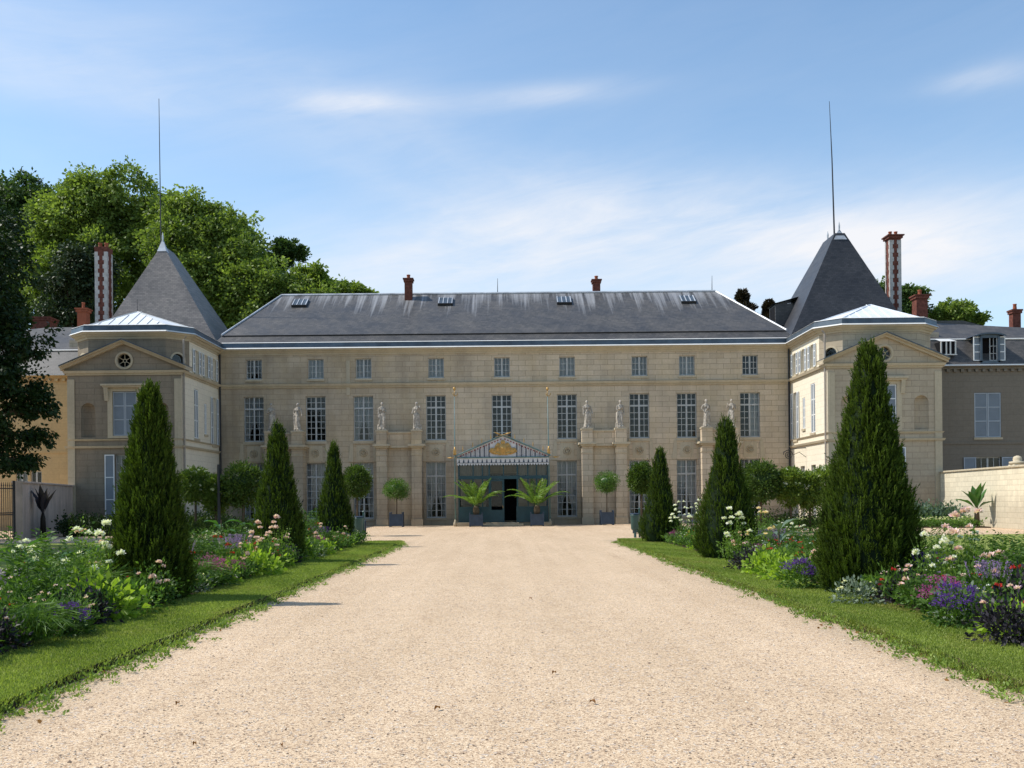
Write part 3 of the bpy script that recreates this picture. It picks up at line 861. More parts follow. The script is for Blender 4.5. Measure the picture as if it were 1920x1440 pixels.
    for (o_in, o_out, y1_, mi) in ((.0, .13, .20, 0), (.13, .20, .36, 0), (.20, .25, .42, 1)):
        for sd in (-1, 1):
            k_ = (za - zp) / hw; nx, nz_ = -sd * 0, 1
            a = [(sd * (hw + .16), zp - .16 * k_ + o_in), (0, za + o_in), (0, za + o_out), (sd * (hw + .16), zp - .16 * k_ + o_out)]
            for yy in (y1_,): rk.poly([(p[0], yy, p[1]) for p in a], mi)
            rk.poly([(a[0][0], y1_, a[0][1]), (a[1][0], y1_, a[1][1]), (a[1][0], -.35, a[1][1]), (a[0][0], -.35, a[0][1])], mi)
            rk.poly([(a[3][0], y1_, a[3][1]), (a[2][0], y1_, a[2][1]), (a[2][0], -.9, a[2][1]), (a[3][0], -.9, a[3][1])], mi)
            rk.poly([(a[0][0], y1_, a[0][1]), (a[3][0], y1_, a[3][1]), (a[3][0], -.9, a[3][1]), (a[0][0], -.9, a[0][1])], mi)
    rk.build('raking_cornice', [M['trim'], M['lead']], man)
    ob = MB(T); n = 24
    for k in range(n):
        t0, t1 = 2 * PI * k / n, 2 * PI * (k + 1) / n
        q = lambda r, t, y: (r * math.cos(t), y, zc + r * math.sin(t))
        ob.poly([q(.36, t0, .0), q(.36, t1, .0), q(.40, t1, .07), q(.40, t0, .07)])
        ob.poly([q(.40, t0, .07), q(.40, t1, .07), q(.50, t1, .05), q(.50, t0, .05)])
        ob.poly([q(.50, t0, .05), q(.50, t1, .05), q(.50, t1, .0), q(.50, t0, .0)])
    for k in range(6):
        t = PI / 6 + k * PI / 3
        ob.tube([(0.08 * math.cos(t), -.12, zc + .08 * math.sin(t)), (.37 * math.cos(t), -.12, zc + .37 * math.sin(t))], .022, 5)
    for k in range(16):
        t0, t1 = 2 * PI * k / 16, 2 * PI * (k + 1) / 16
        ob.poly([q(.07, t0, -.12), q(.07, t1, -.12), q(.115, t1, -.11), q(.115, t0, -.11)])
    rw = ob.build('round_window', M['trim'], man)
    gb = MB(T); gb.poly([(.35 * math.cos(2 * PI * k / n), -.15, zc + .35 * math.sin(2 * PI * k / n)) for k in range(n)]); gb.build('pane', M['glass'], rw)
    # downpipe in the corner beside the portico
    dp = MB(); xp = s * (XI - .09); yp = YF + .12
    dp.tube([(xp, yp, 0), (xp, yp, 10.55), (xp - s * .15, yp, 10.75)], .055, 8); dp.build('downpipe', M['pipe'], man)
    dp = MB(); xp = s * (XI - .12); yp = Y0 - .12
    dp.tube([(xp, yp, 0), (xp, yp, 10.75)], .055, 8); dp.build('downpipe', M['iron'], man)

# ---- string courses and cornice run round the whole court
mb = MB()
mb.band(full_low, 8.62, 8.72, .06); mb.band(full_low, 8.72, 8.86, .14, .20)
mb.build('string_course', M['trim'], man)
def lowband(path, z0, z1, o):
    mb = MB(); mb.band(path, z0, z1, o, o + .05); mb.build('string_course', M['trim'], man)
for s in (-1, 1):
    lowband(mir(s, BLK), 4.60, 4.72, .10); lowband(mir(s, BLK), 5.02, 5.10, .05)
mb = MB()
for z0_, z1_, o0_, o1_ in ((ZC, 10.80, .05, .08), (10.80, 10.92, .14, .22), (10.92, 11.02, .30, .34)):
    mb.band(full_top, z0_, z1_, o0_, o1_)
mb.build('cornice', M['trim'], man)
mb = MB(); mb.band(full_top, 11.024, 11.10, .44, .37); mb.build('gutter', M['gutter'], man)
mb = MB(); mb.band(full_top, 11.10, 11.40, .34, .30, inn=.1); mb.build('parapet_flashing', M['lead'], man)
mb = MB(); mb.band(full_top, 11.40, 11.445, .33, .26, inn=.3); mb.build('flashing_cap', M['gutter'], man)

# ---- main roof
xr0, xr1 = -15.3, 14.6; yr = 68.6; zr = 15.75
rb = MB()
rb.poly([(-XI - .2, 61.85, 11.44), (XI + .2, 61.85, 11.44), (XI - .1, 62.5, 11.98), (-XI + .1, 62.5, 11.98)])
rb.build('roof', M['slate'], man)
rb = MB()
y1, z1 = 62.42, 12.01
rb.poly([(-XI + .1, y1, z1), (XI - .1, y1, z1), (xr1, yr, zr), (xr0, yr, zr)])
rb.poly([(-XI + .1, y1, z1), (XI - .1, y1, z1), (XI - .1, y1 + .02, z1 - .05), (-XI + .1, y1 + .02, z1 - .05)], 1)
rb.poly([(XI - .1, y1, z1), (XI - .1, 75, z1), (xr1, yr, zr)]); rb.poly([(-XI + .1, 75, z1), (-XI + .1, y1, z1), (xr0, yr, zr)])
rb.poly([(XI - .1, 75, z1), (-XI + .1, 75, z1), (xr0, yr, zr), (xr1, yr, zr)])
rb.build('roof', [M['slate'], M['iron']], man)
rb = MB()
rb.tube([(xr0, yr, zr + .03), (xr1, yr, zr + .03)], .09, 6)
rb.tube([(-XI + .1, y1, z1 + .02), (xr0, yr, zr + .03)], .07, 6); rb.tube([(XI - .1, y1, z1 + .02), (xr1, yr, zr + .03)], .07, 6)
rb.build('ridge_capping', M['ridge'], man)
def roofpt(px, py):       # meet the front slope
    k = (zr - z1) / (yr - y1)
    mx, my = px - CX, py - CY; ux, uy = mx - A * my, my + A * mx
    Y = (z1 - k * y1 - HC) / (-uy / F - k)
    return Vector((ux * Y / F, Y, HC - uy * Y / F))
kk_ = (zr - z1) / (yr - y1)
for px, py in ((561, 569), (835, 566), (1058, 564), (1291, 562)):
    p = roofpt(px, py + 6)
    sb = MB(); hgt = .95
    def sp_(u, t, h): return (p.x + u, p.y + t - h * kk_ * .8, p.z + t * kk_ + h)
    w_ = .50
    def slab(u0, u1, t0, t1, h0, h1, mi=0):
        k = [sp_(u, t, h) for h in (h0, h1) for t in (t0, t1) for u in (u0, u1)]
        b0 = len(sb.v)
        sb.v += k
        for q in ((0, 2, 3, 1), (4, 5, 7, 6), (0, 1, 5, 4), (2, 6, 7, 3), (0, 4, 6, 2), (1, 3, 7, 5)):
            sb.f.append([b0 + i for i in q]); sb.m.append(mi)
    slab(-w_, w_, -.1, hgt, -.05, .10, 1)
    for u in (-.44, -.15, .15, .44): slab(u - .028, u + .028, -.06, hgt - .03, .10, .15, 0)
    slab(-w_, w_, -.12, -.06, .0, .15, 2)
    sk = sb.build('skylight', [M['ridge'], M['lead'], M['iron']], man)
    sb = MB()
    for a, b in ((-.40, -.19), (-.11, .11), (.19, .40)): slab(a, b, 0, hgt - .1, .102, .115, 0)
    sb.build('pane', M['lead'], sk)
def chimney(x, y, z0_, z1_, w_, d_, m, npots=1, pr=.11, ph=.35, cap=.06, label=None, striped=False):
    cb = MB()
    cb.box(x - w_, x + w_, y - d_, y + d_, z0_, z1_ - .2, 0)
    cb.box(x - w_ - cap, x + w_ + cap, y - d_ - cap, y + d_ + cap, z1_ - .2, z1_ - .05, 0 if not striped else 2)
    cb.box(x - w_ - cap * 1.8, x + w_ + cap * 1.8, y - d_ - cap * 1.8, y + d_ + cap * 1.8, z1_ - .05, z1_ + .03, 0 if not striped else 2)
    mats = [m, M['white_stone'], M['brick_red']]
    if striped:
        # long and short quoins of pale stone up each corner, brick showing in a toothed stripe between
        n = int((z1_ - .2 - z0_) / .28); q0 = w_ * .62; q1 = w_ * .42
        for k in range(n):
            za_, zb_ = z0_ + k * .28, z0_ + (k + 1) * .28 - .004
            q = q0 + .0 if k % 2 else q1 + w_ * .38
            qq = w_ * (.72 if k % 2 else .50)
            for sd in (-1, 1):
                xa, xb = sorted((x + sd * (w_ + .012), x + sd * (w_ - qq)))
                cb.box(xa, xb, y - d_ - .012, y - d_ + .05, za_, zb_, 1)
                ya, yb = sorted((y + sd * (d_ + .012), y + sd * (d_ - qq * .8)))
                for sx in (-1, 1):
                    xc, xd_ = sorted((x + sx * (w_ + .014), x + sx * (w_ - .04)))
                    if sd < 0: cb.box(xc, xd_, y - d_ - .008, y - d_ + qq * .8, za_, zb_, 1)
                    else: cb.box(xc, xd_, ya, yb, za_, zb_, 1)
    ch = cb.build('chimney', mats, man)
    if label: ch['label'] = label
    for k in range(npots):
        px_ = x + (k - (npots - 1) / 2) * w_ * 1.0
        pb = MB(); pb.lathe([(pr * .9, 0), (pr, .03), (pr * .85, .08), (pr * .8, ph - .08), (pr * .95, ph - .05), (pr * .95, ph), (pr * .6, ph), (pr * .55, ph - .1)], (px_, y, z1_ + .03), 12)
        pb.build('chimney_pot', M['pot'], ch, True)
for px, pt_, tall in ((766, 524, 1), (1118, 526, 0)):
    yb = 67.9 if tall else 69.2
    p = P(px, pt_, yb); w_ = .25
    chimney(p.x, yb, 14.0, p.z, w_, .3, M['brick_red'], 1, .14, .28)
def chpx(px0, px1, pytop, Y, z0_, m, npots, striped=False, dfac=1.0, pr=.12, ph=.35, cap=.06):
    a, b = P(px0, pytop, Y), P(px1, pytop, Y)
    chimney((a.x + b.x) / 2, Y + .4, z0_, a.z, (b.x - a.x) / 2, (b.x - a.x) / 2 * dfac, m, npots, pr, ph, cap, striped=striped)
chpx(178, 201, 464, 66, 9, M['brick_red'], 2, True, 1.1, .15, .35, .02)
chpx(1668, 1689, 441, 66, 9, M['brick_red'], 2, True, 1.1, .13, .3, .10)
chpx(143, 160, 578, 62, 8, M['pot'], 1, False, 1.0, .11, .4, .07)
chpx(1719, 1740, 553, 62, 8, M['brick_red'], 1, False, 1.0, .14, .35, .08)

# ---- zinc hip roofs of the wings
for s in (-1, 1):
    b = [(-XO + .0, 61.9), (-XO + .0, YC), (-XO + 1, YO), (-XI - 1, YO), (-XI, YC), (-XI, 61.9)]
    b = [(-s * x if s > 0 else x, y) for x, y in b]
    ap = (s * 21.2, 57.6, 12.62); ap2 = (s * 21.2, 61.9, 12.62)
    rb = MB(); z = 11.44
    q = [(x, y, z) for x, y in b]
    rb.poly([q[0], q[1], ap, ap2]); rb.poly([q[1], q[2], ap]); rb.poly([q[2], q[3], ap]); rb.poly([q[3], q[4], ap]); rb.poly([q[4], q[5], ap2, ap])
    rf = rb.build('hip_roof', M['zinc'], man)
    sb = MB()
    def seam(a, c, r=.03): sb.tube([Vector(a) + Vector((0, 0, .02)), Vector(c) + Vector((0, 0, .02))], r, 5)
    for i in (1, 2, 3, 4): seam(q[i], ap)
    for f in (.12, .25, .38, .5, .62, .75, .88):
        a = Vector(q[2]).lerp(Vector(q[3]), f); g = 1 - abs(f - .5) * 2
        # standing seams climb parallel to the fall until they meet a hip
        d = Vector((0, ap[1] - YO, ap[2] - z)); seam(a, a + d * g * .98, .024)
    for y in (56.9, 57.6, 58.4, 59.2, 60, 60.8, 61.5):
        for sd in (-1, 1):
            xe = s * 20.95 + sd * 3.15
            e = Vector((xe, y, z)); g = min(1, max(.1, (y - YC) / (57.6 - YC)))
            seam(e, e.lerp(Vector((s * 21.2, y, 12.62)), g * .98), .024)
    seam(ap, ap2)
    sb.build('standing_seam', M['gutter'] if s < 0 else M['zinc'], rf)
    lb = MB(); lb.tube([ap, (ap[0], ap[1], ap[2] + .75)], [.018, .008], 5); lb.build('lightning_rod', M['iron'], man)
# ---- pyramid tower roofs
for s in (-1, 1):
    xa, xb = 17.95, 26.2; ya, yb = 63.0, 71.2; zt = 18.4 if s < 0 else 18.75; xc = 22.25
    yra, yrb = (65.0, 67.4)
    hw_ = .1 if s < 0 else .42; z_ = 11.3
    rb = MB()
    c = [(s * xa, ya, z_), (s * xb, ya, z_), (s * xb, yb, z_), (s * xa, yb, z_)]
    if s < 0: xi_, xo_ = xc - .03, xc + .03
    else: xi_, xo_ = 21.65, 22.3
    t = [(s * xi_, yra, zt), (s * xo_, yra, zt), (s * xo_, yrb, zt), (s * xi_, yrb, zt)]
    for i in range(4):
        j = (i + 1) % 4; rb.poly([c[i], c[j], t[j], t[i]])
    rb.poly(t)
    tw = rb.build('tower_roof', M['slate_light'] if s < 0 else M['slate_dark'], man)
    rb = MB()
    for k, yy in enumerate((yra + .1, yrb)):
        zc_ = zt - .1
        n = 4
        wd = .42 if s > 0 else .30; ht_ = .62 if s > 0 else .70
        xm = s * (xi_ + xo_) / 2
        if s < 0 and k: continue
        rb = MB()
        rb.poly([(xm - wd, yy - .25, zc_ - .35), (xm + wd, yy - .25, zc_ - .35), (xm + .06, yy, zc_ + ht_ - .3), (xm - .06, yy, zc_ + ht_ - .3)])
        rb.poly([(xm + wd, yy - .25, zc_ - .35), (xm + wd, yy + .3, zc_ - .35), (xm + .06, yy, zc_ + ht_ - .3)])
        rb.poly([(xm - wd, yy - .25, zc_ - .35), (xm - wd, yy + .3, zc_ - .35), (xm - .06, yy, zc_ + ht_ - .3)])
        rb.tube([(xm, yy, zc_ + ht_ - .32), (xm, yy, zc_ + ht_), (xm, yy, zc_ + ht_ + .25)], [.05, .06, .01], 6)
        rb.build('finial', M['ridge'], tw)
    lb = MB()
    if s < 0:
        lb.tube([P(302, 470, 65.4), P(298, 185, 65.4)], [.045, .018], 6)
    else:
        lb.tube([P(1565, 462, 66.8), P(1560, 300, 66.8), P(1555, 190, 66.8)], [.06, .04, .016], 6)
    lb.build('lightning_rod', M['iron'], man)
# dormer on the court side of the right tower, hatch on the left one
T = frame((18.5, 68.4, 0), (0, -1))
db = MB(T)
db.box(0, 1.5, -.9, .25, 13.1, 14.55, 0)
db.poly([(-.1, .35, 14.50), (1.6, .35, 14.50), (1.6, -1.9, 15.1), (-.1, -1.9, 15.1)], 1)
db.poly([(-.1, .35, 14.56), (1.6, .35, 14.56), (1.6, -1.9, 15.16), (-.1, -1.9, 15.16)], 1)
db.box(.15, 1.35, .25, .27, 13.3, 14.4, 2)
db.build('dormer', [M['slate'], M['lead'], M['dark']], man)
hb = MB(); a = P(383, 600, 65.5); b = P(392, 616, 64.6)
hb.tube([a + Vector((.1, 0, 0)), b + Vector((.1, 0, 0))], .09, 6); hb.build('roof_hatch', M['gutter'], man)
for px, py0, py1 in ((933, 522, 551), (1335, 517, 547)):
    lb = MB(); lb.tube([P(px, py1, yr), P(px, py0, yr)], [.03, .012], 5); lb.build('lightning_rod', M['iron'], man)
# back and outer walls, so that the house is a closed body
mb = MB()
mb.poly([(-26.2, 75, 0), (26.2, 75, 0), (26.2, 75, 12), (-26.2, 75, 12)])
for s in (-1, 1):
    mb.poly([(s * 26.2, 60, 0), (s * 26.2, 75, 0), (s * 26.2, 75, 11.4), (s * 26.2, 60, 11.4)])
    mb.poly([(s * 24.1, 60, 0), (s * 26.2, 60, 0), (s * 26.2, 60, 11.4), (s * 24.1, 60, 11.4)])
    mb.poly([(s * 24.1, 60, 8.6), (s * 24.1, 60.5, 8.6), (s * 24.1, 60.5, 11.4), (s * 24.1, 60, 11.4)])
    mb.poly([(s * 17.8, 62, 11.35), (s * 26.2, 62, 11.35), (s * 26.2, 75, 11.35), (s * 17.8, 75, 11.35)])
mb.build('wall', M['wingstone'], man)

# ---- buttress piers with pedestals that carry the statues
YP = 60.8
STAT = []
for (a0, a1, b0, b1) in ((497, 517, 547, 568), (706, 726, 772, 791), (1092, 1112, 1155, 1176), (1317, 1337, 1365, 1386)):
    xs = [P(v, 900, YP).x for v in (a0, a1, b0, b1)]
    pb = MB()
    zcap = 4.78
    for (u0, u1) in ((xs[0], xs[1]), (xs[2], xs[3])):
        pb.box(u0, u1, YP, Y0 - .01, 0.02, zcap, 0)
        pb.box(u0 - .05, u1 + .05, YP - .06, Y0 - .5, 0.01, .42, 1)
        pb.box(u0 - .03, u1 + .03, YP - .035, Y0 - .5, zcap - .42, zcap - .36, 1)
        pb.box(u0 - .10, u1 + .10, YP - .12, Y0 - .02, zcap, zcap + .10, 1)
        pb.box(u0 - .2, u1 + .2, YP - .24, Y0 - .02, zcap + .10, zcap + .22, 1)
        pb.box(u0 + .0, u1 - .0, YP - .02, YP + .72, zcap + .22, 5.78, 0)
        pb.box(u0 - .04, u1 + .04, YP - .06, YP + .76, 5.78, 5.88, 1)
        STAT.append(((u0 + u1) / 2, YP + .33, 5.88))
    pb.box(xs[1] - .02, xs[2] + .02, YP + .45, Y0 - .02, 0, zcap + .02, 0)
    pb.box(xs[1] + .1, xs[2] - .1, YP + .25, Y0 - .02, zcap + .02, zcap + .16, 1)
    pb.box(xs[1] - .02, xs[2] + .02, YP + .25, YP + .7, zcap + .16, 5.70, 0)
    pb.box(xs[1] - .0, xs[2] + .0, YP + .2, YP + .75, 5.70, 5.77, 1)
    pb.build('buttress', [M['stone'], M['trim']], man)

# ================================================================== STATUES
def statue(loc, rz, pose, label):
    """draped standing figure, one continuous body grown from rings and joined by a voxel remesh"""
    t = thing('statue', label, 'statue', loc, rz, 'draped stone statues standing on the buttress piers')
    pb = MB(); x, y, z = loc
    pb.T = lambda a, b, c: (x + a, y + b, z + c)
    pb.box(-.24, .24, -.22, .22, 0, .07)
    pb.build('plinth', M['statue'], t, bevel=.01)
    mb = MB(); mb.T = pb.T
    lean = pose['lean']; K = 1.0
    def c(h): return lean * math.sin(h * 2.2) * .10
    H = [(.06, .20, .16), (.14, .205, .165), (.3, .185, .15), (.5, .175, .14), (.7, .175, .135), (.85, .175, .13), (.95, .165, .125), (1.05, .135, .105), (1.13, .135, .10), (1.25, .165, .12), (1.34, .185, .115), (1.41, .17, .095), (1.455, .09, .07)]
    rings = []; n = 28
    for (h, rx, ry) in H:
        ring = []
        for k in range(n):
            a = 2 * PI * k / n
            amp = .10 * max(0, 1 - h / 1.1) + .025
            f = 1 + amp * math.sin(9 * a + pose['ph'] + h * 2) + amp * .5 * math.sin(5 * a - h * 4)
            ring.append(mb.vv(c(h) + rx * f * math.cos(a), ry * f * math.sin(a), h))
        rings.append(ring)
    for i in range(len(rings) - 1):
        for k in range(n):
            mb.f.append([rings[i][k], rings[i][(k + 1) % n], rings[i + 1][(k + 1) % n], rings[i + 1][k]]); mb.m.append(0)
    mb.f.append(rings[0][::-1]); mb.f.append(rings[-1]); mb.m += [0, 0]
    def ell(cx, cy, cz, rx, ry, rz_, nn=14):
        pr = [(math.sin(PI * j / 10) + 1e-3, -math.cos(PI * j / 10)) for j in range(11)]
        rr = []
        for r_, zz_ in pr: rr.append([mb.vv(cx + rx * r_ * math.cos(2 * PI * k / nn), cy + ry * r_ * math.sin(2 * PI * k / nn), cz + rz_ * zz_) for k in range(nn)])
        for i in range(10):
            for k in range(nn): mb.f.append([rr[i][k], rr[i][(k + 1) % nn], rr[i + 1][(k + 1) % nn], rr[i + 1][k]]); mb.m.append(0)
        mb.f.append(rr[0][::-1]); mb.f.append(rr[-1]); mb.m += [0, 0]
    hx = c(1.5) + pose['turn'] * .015
    mb.tube([(c(1.4), 0, 1.40), (hx, -.01, 1.54)], [.065, .052], 10)
    ell(hx, -.015, 1.61, .072, .088, .108)
    ell(hx, .03, 1.645, .086, .09, .085)                      # hair
    ell(hx, .095, 1.62, .045, .05, .045)                      # knot of hair
    ell(hx + pose['turn'] * .02, -.103, 1.60, .014, .022, .024); ell(hx, -.085, 1.55, .03, .025, .022)
    for sd in (-1, 1): ell(c(1.25) + sd * .075, -.095, 1.27, .06, .05, .055)
    for sd, arm in zip((-1, 1), pose['arms']):
        sh = (c(1.38) + sd * .185, 0, 1.375)
        mb.tube([sh, (sh[0] + arm[0][0], arm[0][1], sh[2] + arm[0][2]), (sh[0] + arm[1][0], arm[1][1], sh[2] + arm[1][2])], [.062, .048, .034], 10)
        e = (sh[0] + arm[1][0], arm[1][1], sh[2] + arm[1][2])
        ell(*e, .038, .04, .055)
        for q in range(4): mb.tube([(e[0] - .025 + q * .017, e[1] - .02, e[2] - .02), (e[0] - .025 + q * .017, e[1] - .045, e[2] - .075 - .008 * (q % 2))], [.011, .008], 6)
    # mantle: folds thrown over a shoulder and hanging at one side, and the free knee
    sd = pose['side']
    for q in range(5):
        a = -.5 + q * .28
        mb.tube([(c(1.38) + sd * .12, -.06 + q * .03, 1.42), (c(1.1) - sd * (.02 + q * .02), -.13, 1.12 - q * .05), (c(.85) - sd * .16, -.10 + q * .03, .93 - q * .05)], [.035, .03, .03], 7)
        mb.tube([(c(.9) + sd * .17, -.08 + q * .04, .98), (c(.6) + sd * .20, -.09 + q * .045, .6), (sd * .19, -.10 + q * .05, .22 + .05 * (q % 2))], [.035, .032, .02], 7)
    mb.tube([(c(.9) - sd * .06, -.06, .92), (c(.5) - sd * .08, -.17, .55), (-sd * .09, -.13, .10)], [.09, .062, .045], 10)
    ell(-sd * .09, -.19, .10, .045, .09, .035); ell(sd * .08, -.17, .10, .045, .09, .035)
    mb.tube([(sd * .22, .05, .05), (sd * .24, .05, .35)], [.09, .06], 8)     # the stump that braces the figure
    o = mb.build('body', M['statue'], t, True)
    r = o.modifiers.new('remesh', 'REMESH'); r.mode = 'VOXEL'; r.voxel_size = .02; r.use_smooth_shade = True
    return t
ARM = dict(
    down=((.02, -.01, -.27), (.03, -.06, -.52)), hip=((.10, .02, -.24), (-.02, -.08, -.38)), chest=((.06, -.02, -.26), (-.12, -.17, -.18)),
    fwd=((.05, -.04, -.26), (.02, -.24, -.30)), up=((.10, -.02, -.20), (.06, -.14, .06)), out=((.09, -.02, -.24), (.14, -.10, -.42)))
def am(k, sd): return tuple((sd * a, b, c_) for a, b, c_ in ARM[k])
poses = [('chest', 'down', 1), ('hip', 'out', -1), ('down', 'chest', -1), ('fwd', 'up', 1), ('down', 'out', 1), ('chest', 'down', -1), ('hip', 'chest', 1), ('up', 'chest', -1)]
slab = ['leftmost draped stone statue, on the outer pedestal of the far left buttress',
        'stone statue turned slightly aside on the inner pedestal of the far left buttress',
        'white stone statue on the left pedestal of the buttress left of the entrance',
        'stone statue with one arm raised, on the pedestal nearest the left of the entrance',
        'stone statue with one arm held away, on the pedestal nearest the right of the entrance',
        'stone statue on the right pedestal of the buttress right of the entrance',
        'stone statue with folded arm, on the left pedestal of the far right buttress',
        'rightmost draped stone statue, just above the tip of the middle conifer']
for i, (loc, (l, r, sd)) in enumerate(zip(STAT, poses)):
    statue(loc, [.3, -.3, .15, -.2, .1, .25, .2, -.15][i], dict(lean=[.4, -.5, .5, -.4, .5, -.5, .3, -.3][i], ph=i * 1.3, turn=(-1) ** i, arms=(am(l, -1), am(r, 1)), side=sd), slab[i])

# ================================================================== ENTRANCE CANOPY
YK = 58.9
X0c, X1c = P(857, 900, YK).x, P(1030, 900, YK).x; XM = (X0c + X1c) / 2
can = thing('entrance_canopy', 'blue green tent shaped entrance porch with striped pediment and gilt ornaments', 'canopy', (XM, YK, 0))
ze, zap = 4.26, 5.38; zv0, zv1 = 3.62, 4.04
T = frame((XM, YK, 0), (1, 0)); hw = (X1c - X0c) / 2
mb = MB(T)
mb.poly([(-hw, -.02, zv1), (hw, -.02, zv1), (hw, -.02, ze - .1), (0, -.02, zap - .06), (-hw, -.02, ze - .1)])
pdm = mb.build('pediment', M['awning'], can)
mb = MB(T)
for k in range(-9, 10):
    if abs(k) < 3: continue
    x = k * hw / 10; h = ze - .15 + (zap - ze) * (1 - abs(x) / hw)
    mb.box(x - .014, x + .014, -.02, .02, zv1 + .02, h)
for k in range(-30, 31):
    if abs(k) < 9: continue
    x = k * hw / 31; h = ze - .17 + (zap - ze) * (1 - abs(x) / hw)
    mb.box(x - .005, x + .005, -.02, .0, zv1 + .02, h - .04)
mb.build('stripe', M['stripe'], pdm)
mb = MB(T)
for sd in (-1, 1):
    for k in range(16):
        f0, f1 = k / 16, (k + .5) / 16
        a = (sd * hw * (1 - f0), ze - .16 + (zap - ze) * f0); b = (sd * hw * (1 - f1), ze - .16 + (zap - ze) * f1)
        mb.poly([(a[0], .03, a[1]), (b[0], .03, b[1]), (b[0], .03, b[1] - .07), (a[0], .03, a[1] - .07)])
mb.build('braid', M['red'], pdm)
mb = MB(T)
for sd in (-1, 1):
    mb.tube([(sd * (hw + .08), .05, ze - .1), (0, .05, zap)], .045, 6)
    mb.tube([(sd * (hw + .08), -.9, ze - .1), (0, -.9, zap)], .03, 6)
mb.tube([(-hw, .05, zv1 + .02), (hw, .05, zv1 + .02)], .04, 6)
mb.build('frame', M['teal_light'], can)
mb = MB(T)     # cloth roof back to the house
for sd in (-1, 1):
    mb.poly([(sd * (hw + .05), .02, ze - .13), (0, .02, zap - .03), (0, -3.0, zap - .03), (sd * (hw + .05), -3.0, ze - .13)])
mb.build('roof', M['awning'], can)
mb = MB(T)     # valance with a scalloped fringe
mb.poly([(-hw, .03, zv0 + .12), (hw, .03, zv0 + .12), (hw, .03, zv1), (-hw, .03, zv1)])
n = 34
for k in range(n):
    a, b = -hw + 2 * hw * k / n, -hw + 2 * hw * (k + 1) / n; m_ = (a + b) / 2; w_ = (b - a) * .42
    mb.poly([(a, .03, zv0 + .12), (b, .03, zv0 + .12), (m_ + w_, .035, zv0 + .04), (m_, .04, zv0 - .04), (m_ - w_, .035, zv0 + .04)])
for sd in (-1, 1): mb.poly([(sd * hw, .03, zv0 + .1), (sd * hw, -3, zv0 + .1), (sd * hw, -3, zv1), (sd * hw, .03, zv1)])
val = mb.build('valance', M['awning'], can)
mb = MB(T)
for k in range(20):
    x = -hw + 2 * hw * (k + .5) / 20
    mb.poly([(x - .05, .04, zv1 - .28), (x + .05, .04, zv1 - .28), (x + .02, .04, zv1 - .12), (x, .04, zv1 - .06), (x - .02, .04, zv1 - .12)])
mb.box(-hw, hw, .034, .045, zv1 - .31, zv1 - .285)
mb.build('pattern', M['stripe'], val)
# gilded cartouche: a crowned trophy of leaves and scrolls
mb = MB(T)
def blobf(x, z, rx, rz_, yy=.05, th=.05, n=12):
    c0 = mb.vv(x, yy + th, z)
    ring = [mb.vv(x + rx * math.cos(2 * PI * k / n), yy, z + rz_ * math.sin(2 * PI * k / n)) for k in range(n)]
    for k in range(n): mb.f.append([ring[k], ring[(k + 1) % n], c0]); mb.m.append(0)
blobf(0, 4.56, .33, .36, .05, .09, 16); blobf(0, 4.60, .20, .22, .12, .08, 14); blobf(0, 4.96, .14, .13, .05, .06)
for sd in (-1, 1):
    for (dx, z, rx, rz_) in ((.33, 4.62, .16, .24), (.50, 4.46, .19, .17), (.66, 4.52, .12, .12), (.42, 4.32, .22, .09), (.60, 4.36, .12, .08), (.27, 4.84, .11, .10), (.76, 4.44, .07, .09), (.18, 4.28, .16, .09)):
        blobf(sd * dx, z, rx, rz_, .05, .06)
    for q in range(6):
        a = .5 + q * .4
        mb.tube([(sd * (.30 + .10 * math.cos(a)), .10, 4.50 + .14 * math.sin(a)), (sd * (.36 + .22 * math.cos(a)), .12, 4.50 + .24 * math.sin(a))], [.02, .008], 5)
mb.build('emblem', M['gold'], can)
for k in (-8, -6, -4.2, -2.4, 2.4, 4.2, 6, 8):
    x = k * hw / 9.2; h = ze - .06 + (zap - ze) * (1 - abs(x) / hw)
    mb = MB(T); mb.lathe([(.012, 0), (.012, .12), (.022, .14), (.02, .17), (.03, .20), (.02, .32), (.004, .40)], (x, .05, h), 8); mb.build('spike', M['gold'], can)
